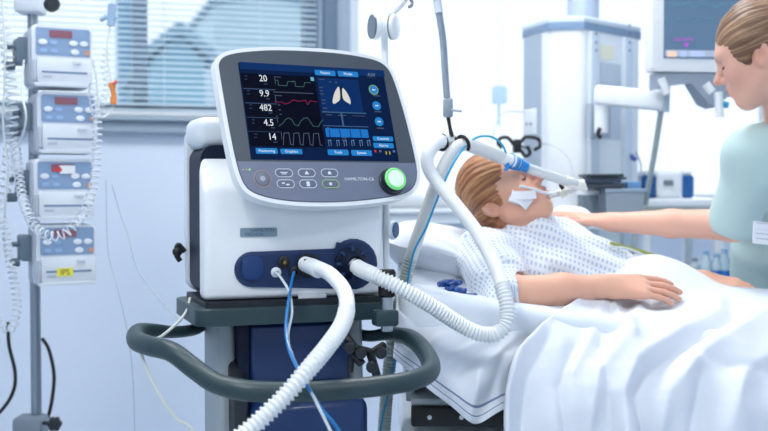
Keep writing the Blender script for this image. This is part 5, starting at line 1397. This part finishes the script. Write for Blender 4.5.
# draw sheet hanging at the head end, with two stripes along the hem
XD = [390,420,450,475,500,540,580,640]
ds_rows = [(XD,[258,262,272,284,298,305,309,311],[2.62,2.60,2.56,2.53,2.50,2.49,2.49,2.5]),
           (XD,[282,288,294,301,306,312,316,320],[2.46,2.45,2.44,2.43,2.42,2.41,2.41,2.43]),
           (XD,[308,314,319,323,327,331,335,340],[2.32,2.31,2.31,2.31,2.31,2.32,2.33,2.36]),
           (XD,[334,344,352,357,360,362,365,370],[2.262,2.255,2.25,2.25,2.25,2.265,2.28,2.30]),
           (XD,[345,368,391,410,396,384,384,390],[2.25,2.24,2.232,2.228,2.232,2.26,2.28,2.30]),
           (XD,[354,381,406,428,410,398,398,402],[2.245,2.232,2.224,2.22,2.225,2.255,2.28,2.30])]
hm = mat('hem_cloth', (238,243,250), .8, sheen=.25); nt = hm.node_tree; b = nt.nodes['Principled BSDF']
at_ = nt.nodes.new('ShaderNodeAttribute'); at_.attribute_name = 'hem'
f1_ = nm2 = None
def mth(nt, op, a, b_=None):
    n = nt.nodes.new('ShaderNodeMath'); n.operation = op
    for i, v in enumerate((a, b_)):
        if v is None: continue
        if isinstance(v, (int,float)): n.inputs[i].default_value = v
        else: nt.links.new(v, n.inputs[i])
    return n.outputs[0]
d1 = mth(nt,'LESS_THAN', mth(nt,'ABSOLUTE', mth(nt,'SUBTRACT', at_.outputs['Fac'], .80)), .0085); d2 = mth(nt,'LESS_THAN', mth(nt,'ABSOLUTE', mth(nt,'SUBTRACT', at_.outputs['Fac'], .885)), .0085)
mx = nt.nodes.new('ShaderNodeMix'); mx.data_type = 'RGBA'; mx.inputs[6].default_value = lin((222,228,238)); mx.inputs[7].default_value = lin((116,136,170))
nt.links.new(mth(nt,'MAXIMUM', d1, d2), mx.inputs[0]); nt.links.new(mx.outputs[2], b.inputs['Base Color'])
def ds_extra(PX, PY, P):
    lo = np.clip((PY-300)/40, .25, 1)*np.clip((PX-392)/12, 0, 1)
    return (.008*np.sin((PX*.8+PY*.75)/10.5+1.1*np.sin(PY/30))+.003*noise3(P, 40, 51))*lo
rid2 = [([(596,304),(545,318),(490,335),(440,362)],6,.010), ([(570,318),(515,338),(478,372),(470,420)],7,.011), ([(520,306),(470,322),(415,352)],6,.008),
        ([(545,330),(505,352),(488,400)],5,-.009), ([(500,328),(455,350),(430,372)],5,-.008), ([(470,300),(430,318),(400,335)],6,-.006)]
ds = sheet('draw_sheet', [398,397,396,395,394,393], [640]*6, ds_rows, rid2, 150, 18, hm, ds_extra, True)
prop(ds, 'white sheet corner with two grey stripes hanging over the head end of the bed', 'sheet')
# small blue clips lying on the sheet
for k,(px,py,d,a) in enumerate(((446,283,2.425,.3),(452,289,2.41,1.2),(460,291,2.40,2.0),(455,284,2.43,.8),(468,297,2.39,.1))):
    c = W(px,py,d); t = thing('line_connector', ['blue plastic line connector, leftmost of the cluster by the dotted sleeve','blue plastic line connector, low in the middle of the cluster','blue plastic line connector pointing at the dotted sleeve','blue plastic line connector, topmost of the cluster','blue plastic line connector, rightmost of the cluster by the sleeve'][k], 'connector', c, 0, 'blue connectors on the mattress')
    dx = Vector((math.cos(a),math.sin(a),.15))*.020
    obj('connector_body', tube([c-dx,c-dx*.2,c+dx*.1,c+dx],[.006,.0095,.0085,.0055],12), mat('connector_blue', (18,62,132), .35), t)
    obj('connector_wing', tube([c+Vector((dx.y,-dx.x,.002))*.8, c-Vector((dx.y,-dx.x,-.002))*.8], .0042, 8), mat('connector_blue2', (34,90,160), .35), t)

# ================================================================== HOSES AND SUPPORT ARM
def sp(pts, n=10): return spline([W(*p) for p in pts], n)
# support arm rising from the ventilator, bending over and ending in the hose clips
AR = thing('hose_holder', 'white and grey jointed arm holding the breathing hoses over the bed', 'support arm', W(386,60,2.36))
obj('lower_tube', tube(sp([(387,282,2.30),(386,240,2.32),(386,150,2.36),(385,60,2.38),(384,30,2.38)]), .0075, 14), M_white2, AR)
obj('upper_tube', tube(sp([(384,30,2.38),(388,18,2.38),(402,4,2.38),(420,-22,2.40),(434,-16,2.42),(438,2,2.43)]), .006, 12), M_white2, AR)
j_ = obj('joint_disc', disc(W(379,27,2.36), (-.92,-.35,0), .028, .016, 32, bev=.005), M_white, AR); obj('joint_rim', disc(W(379,27,2.36)+Vector((-.92,-.35,0)).normalized()*.014, (-.92,-.35,0), .0265, .004, 32), mat('rim_slate', (96,112,130), .4), j_)
j_ = obj('joint_disc', disc(W(389,27,2.36), (.92,-.35,0), .028, .018, 32, bev=.005), M_white, AR); obj('joint_rim', disc(W(389,27,2.36)+Vector((.92,-.35,0)).normalized()*.006, (.92,-.35,0), .0287, .003, 32), mat('rim_slate', (96,112,130), .4), j_)
obj('arm_hook', tube(sp([(408,-4,2.38),(412,2,2.38),(411,6,2.37),(408,7,2.37)],5), .0035, 8), M_midgrey, AR)
obj('arm_sleeve', tube(sp([(436,-8,2.425),(438,6,2.43),(439,13,2.43)]), .0095, 14), M_white2, AR)
obj('flexible_tube', corr([W(439,12,2.43)]+sp([(439,13,2.43),(443,40,2.435),(445,70,2.44),(447,98,2.45)]), .0078, .004, .0006, 14, 4), mat('flex_grey', (150,162,178), .4, metal=.3), AR)
obj('clamp_block', box(-.011,.011,-.012,.012,-.024,.02,bev=.005,mtx=Matrix.Translation(W(448,107,2.45))), mat('clamp_silver', (150,162,176), .35, metal=.5), AR)
obj('thumb_screw', tube([W(452,110,2.44),W(461,111,2.42)], .003, 8), M_grey, AR)
obj('black_rod', tube([W(448,116,2.45),W(450,128,2.45),W(452,137,2.45)], [.005,.004,.006], 10), M_black, AR)
bm = tube([W(441,141,2.46),W(455,139,2.46),W(468,141,2.46)], .006, 10)
obj('clip_bar', bm, M_black, AR)
def ringclip(c, ax, R_, a0, a1, name):
    ax = Vector(ax).normalized(); e1 = ax.orthogonal().normalized(); e2 = ax.cross(e1); c = Vector(c)
    return obj(name, tube([c+(e1*math.cos(a0+(a1-a0)*k/16)+e2*math.sin(a0+(a1-a0)*k/16))*R_ for k in range(17)], .0042, 8), M_black, AR)
# hose A : from the big valve in a low swing up over the clip to the patient
pA = [(352,264,2.215),(362,270,2.185),(376,276,2.155),(400,288,2.14),(430,305,2.15),(456,322,2.17),(478,333,2.18),(497,333,2.19),(507,320,2.20),(505,296,2.22),(494,264,2.27),(478,234,2.32),(456,205,2.37),(436,181,2.40),(427,163,2.41),(431,149,2.42),(441,141,2.44),(452,140,2.47),(470,146,2.50),(500,157,2.54),(516,162,2.56)]
PAp = sp(pA, 14)
cumA = [0]
for a,b in zip(PAp[:-1],PAp[1:]): cumA.append(cumA[-1]+(b-a).length)
iS = next(i for i,p in enumerate(PAp) if p.z > W(500,285,2.24).z and p.x > .2)
oA = thing('breathing_hose', 'white ribbed hose swinging from the round valve up over the clip to the patient', 'hose', PAp[0])
obj('ribbed_section', corr(PAp[4:iS+1], .0150, .0078, .0019, 18, 6), M_hose, oA)
obj('smooth_section', tube(resample(PAp[iS:], .01), .0150, 20), mat('hose_smooth', (238,242,245), .35), oA)
obj('valve_cuff', tube(PAp[:6], .0175, 20), M_white, oA)
ringclip(W(441,142,2.45), (PAp[16*14+2]-PAp[16*14-2]), .0185, -.6, 3.4, 'hose_clip')
# hose B : down beside the ventilator
pB = [(383,460,2.47),(384,431,2.47),(388,380,2.47),(393,338,2.47),(400,300,2.47),(411,258,2.46),(425,216,2.45),(438,180,2.44),(450,156,2.44),(461,145,2.45),(472,146,2.48),(496,155,2.53),(514,162,2.57),(521,164,2.58)]
PBp = sp(pB, 14)
kB = 5*14
oB = thing('breathing_hose', 'pale grey ribbed hose falling straight down behind the ventilator handle', 'hose', PBp[0])
obj('ribbed_section', corr([Vector((PBp[0].x,PBp[0].y,.03))]+PBp[:kB+1], .0150, .0075, .0012, 16, 6), mat('hose_aged', (186,194,190), .4), oB)
obj('smooth_section', tube(resample(PBp[kB:], .01), .0152, 20), M_hoseg, oB)
ringclip(W(463,144,2.455), (PBp[9*14+3]-PBp[9*14-2]), .0185, -.6, 3.4, 'hose_clip')
# hose C : from the left outlet towards the floor in front of the handle
pC = [(308,265,2.16),(318,268,2.11),(331,275,2.05),(343,289,1.98),(347,305,1.92),(342,325,1.85),(327,347,1.79),(306,372,1.745),(283,398,1.72),(256,424,1.70),(225,452,1.68),(200,500,1.66),(170,650,1.62),(150,820,1.60),(120,925,1.60)]
PCp = sp(pC, 14)
oC = thing('breathing_hose', 'thick white ribbed hose hanging from the middle outlet across the handle', 'hose', PCp[0])
cC = int(4.3*14)
obj('smooth_section', tube(resample(PCp[3:cC+1], .008), .0145, 22), M_white, oC)
obj('ribbed_section', corr(PCp[cC:], .0136, .0092, .0023, 18, 8), M_hose, oC)
obj('elbow_cuff', tube([W(305,264,2.155),W(313,267,2.12),W(319,270,2.10)], [.0155,.0168,.0168], 20), M_white, oC)
obj('cuff_port', box(-.006,.006,-.003,.003,-.006,.006,bev=.001,mtx=Matrix.Translation(W(307,262,2.13))), M_black, oC)
# cyan and clear pressure lines
def line(name, pts, r, m, lab, cat='tube', grp=None): return loose(name, tube(resample(sp(pts),.006), r, 8), m, lab, cat, grp)
line('pressure_line', [(294,272,2.15),(291,285,2.12),(288,305,2.03),(286,330,1.93),(290,352,1.87),(303,378,1.78),(320,407,1.75),(345,445,1.74),(375,560,1.74),(380,780,1.74),(360,880,1.74)], .0032, mat('line_blue', (14,112,178), .3), 'blue pressure line hanging from the port beside the middle outlet')
line('pressure_line', [(275,272,2.15),(281,278,2.12),(289,292,2.09),(292,312,2.03),(288,336,1.94),(293,358,1.85),(309,388,1.765),(330,430,1.735),(338,450,1.73),(366,560,1.72),(370,780,1.72),(345,890,1.72)], .0027, milky('line_clear', (214,226,232), .85, .25), 'clear pressure line hanging from the small white port')
line('pressure_line', [(508,160,2.545),(503,146,2.53),(494,138,2.52),(484,136,2.50),(474,139,2.475),(462,150,2.43),(449,172,2.415),(437,200,2.42),(426,228,2.425),(414,252,2.43),(407,285,2.44),(399,330,2.44),(391,380,2.44),(381,425,2.44),(378,460,2.44),(376,560,2.44),(374,684,2.44)], .0026, M_cyan, 'thin cyan line running along the grey hose to the blue connector')
line('sensor_cable', [(190,298,2.24),(187,310,2.20),(178,322,2.16),(160,337,2.09),(146,340,2.02),(141,348,1.97),(144,362,1.955),(158,392,1.93),(176,418,1.92),(200,446,1.92),(250,600,1.95),(260,808,1.95)], .0030, mat('cable_cream', (214,220,216), .4), 'thin cream cable draped over the left end of the handle', 'cable')
# patient circuit : blue connector, clear tube, y piece, tube back to the mouth
bc_ = thing('blue_connector', 'bright blue finned connector between the hoses and the clear tube', 'connector', W(514,162,2.57))
ax_ = (W(530,169,2.59)-W(506,159,2.55))
bm = tube([W(503,158,2.545),W(508,160,2.555),W(512,161,2.565),W(518,164,2.58),W(530,169,2.59)],[.012,.017,.016,.014,.0125],18)
obj('connector_body', bm, mat('bright_blue', (30,136,214), .3), bc_)
for k in range(4):
    c = W(509+k*3.2,160.5+k*1.3,2.556+k*.007); obj('fin', disc(c, ax_, .0195-.001*k, .0035, 18), mat('bright_blue2', (44,150,224), .3), bc_)
obj('side_port', tube([W(508,163,2.54),W(506,171,2.54)], .005, 10), mat('bright_blue', (30,136,214), .3), bc_)
yp = thing('patient_circuit', 'clear tube and white elbow piece in front of the mouth of the patient', 'breathing circuit', W(560,180,2.62))
obj('clear_tube', tube(sp([(527,168,2.585),(545,174,2.60),(566,181,2.62),(576,184,2.63)]), .0125, 18), milky('circuit_clear', (224,232,236), .72, .15), yp)
obj('elbow', tube(sp([(564,180,2.62),(574,184,2.63),(582,186,2.64)]), [.0138]*21, 18), mat('elbow_cream', (234,236,228), .35), yp)
obj('elbow_cap', tube([W(581,181,2.635),W(584,190,2.645)], .009, 14), mat('elbow_cream', (234,236,228), .35), yp)
obj('mouth_tube', tube(sp([(578,187,2.65),(566,192,2.66),(554,194,2.66),(547,196,2.655)]), .0085, 16), milky('circuit_clear2', (226,232,234), .8, .2), yp)
obj('mouth_tube_cuff', tube(sp([(568,191,2.655),(560,194,2.66)]), .0115, 16), mat('elbow_cream', (234,236,228), .35), yp)
obj('suction_port', tube([W(563,189,2.64),W(560,184,2.64)], .005, 10), M_dark, yp)
obj('holder_strap', tube(sp([(520,186,2.585),(532,189,2.60),(545,193,2.62),(556,194,2.64)]), .0042, 8), M_white2, yp)
line('infusion_line', [(611,243,2.66),(622,246,2.68),(640,251,2.69),(660,257,2.71),(676,264,2.72),(692,274,2.74)], .0042, mat('line_olive', (150,158,70), .4), 'olive green line lying across the dotted gown', 'infusion line')
line('infusion_line', [(609,247,2.65),(625,248,2.67),(645,255,2.69),(664,262,2.71),(684,272,2.73)], .0028, M_tubew, 'clear line beside the olive line on the gown', 'infusion line')
# ================================================================== LIGHT, CAMERA
w = bpy.data.worlds.new('World'); SC.world = w; w.use_nodes = True
bg = w.node_tree.nodes['Background']; bg.inputs[0].default_value = (.90,.955,1,1); bg.inputs[1].default_value = 1.15
def area(name, loc, tgt, sx, sy, p, c=(1,1,1)):
    l = bpy.data.lights.new(name, 'AREA'); l.shape = 'RECTANGLE'; l.size = sx; l.size_y = sy; l.energy = p; l.color = c
    o = bpy.data.objects.new(name, l); COL.objects.link(o); o.location = loc
    o.rotation_euler = (Vector(tgt)-Vector(loc)).to_track_quat('-Z','Y').to_euler(); return o
# daylight entering by the large window on the right, just inside the glass
wc = BW.pt((u2L+u2R)/2+.3, 1.75, .12)
area('window_daylight', wc, wc+BW.n*2+Vector((0,0,-.9)), 2.0, 1.3, 12, (.93,.97,1))
area('ceiling_lamp_bed', (.35,3.1,ZC-.03), (.35,3.1,0), .58, .58, 15, (1,.99,.97))
area('ceiling_lamp_pump', (-.9,2.5,ZC-.03), (-.9,2.5,0), .58, .58, 8, (1,.99,.97))
area('ceiling_lamp_front', (-.9,.6,ZC-.03), (-.9,.6,0), .58, .58, 22, (1,.99,.97))
area('ceiling_lamp_camera', (.9,.6,ZC-.03), (.9,.6,0), .58, .58, 4, (1,.99,.97))
cd = bpy.data.cameras.new('camera'); cam = bpy.data.objects.new('camera', cd); COL.objects.link(cam)
cam.location = (0,0,CH); cam.rotation_euler = (PI/2-PITCH, 0, 0)
cd.sensor_width = 36; cd.lens = F/768*36; cd.clip_start = .05; cd.clip_end = 200
cd.dof.use_dof = True; cd.dof.focus_distance = 2.15; cd.dof.aperture_fstop = 3.2
SC.camera = cam
SC.view_settings.view_transform = 'Standard'; SC.view_settings.look = 'None'; SC.view_settings.exposure = .14; SC.view_settings.gamma = 1
SC.view_settings.use_curve_mapping = False
try:
    SC.cycles.use_denoising = True; SC.cycles.max_bounces = 8; SC.cycles.transparent_max_bounces = 16
    SC.cycles.caustics_reflective = False; SC.cycles.caustics_refractive = False; SC.cycles.sample_clamp_indirect = 6
except Exception: pass
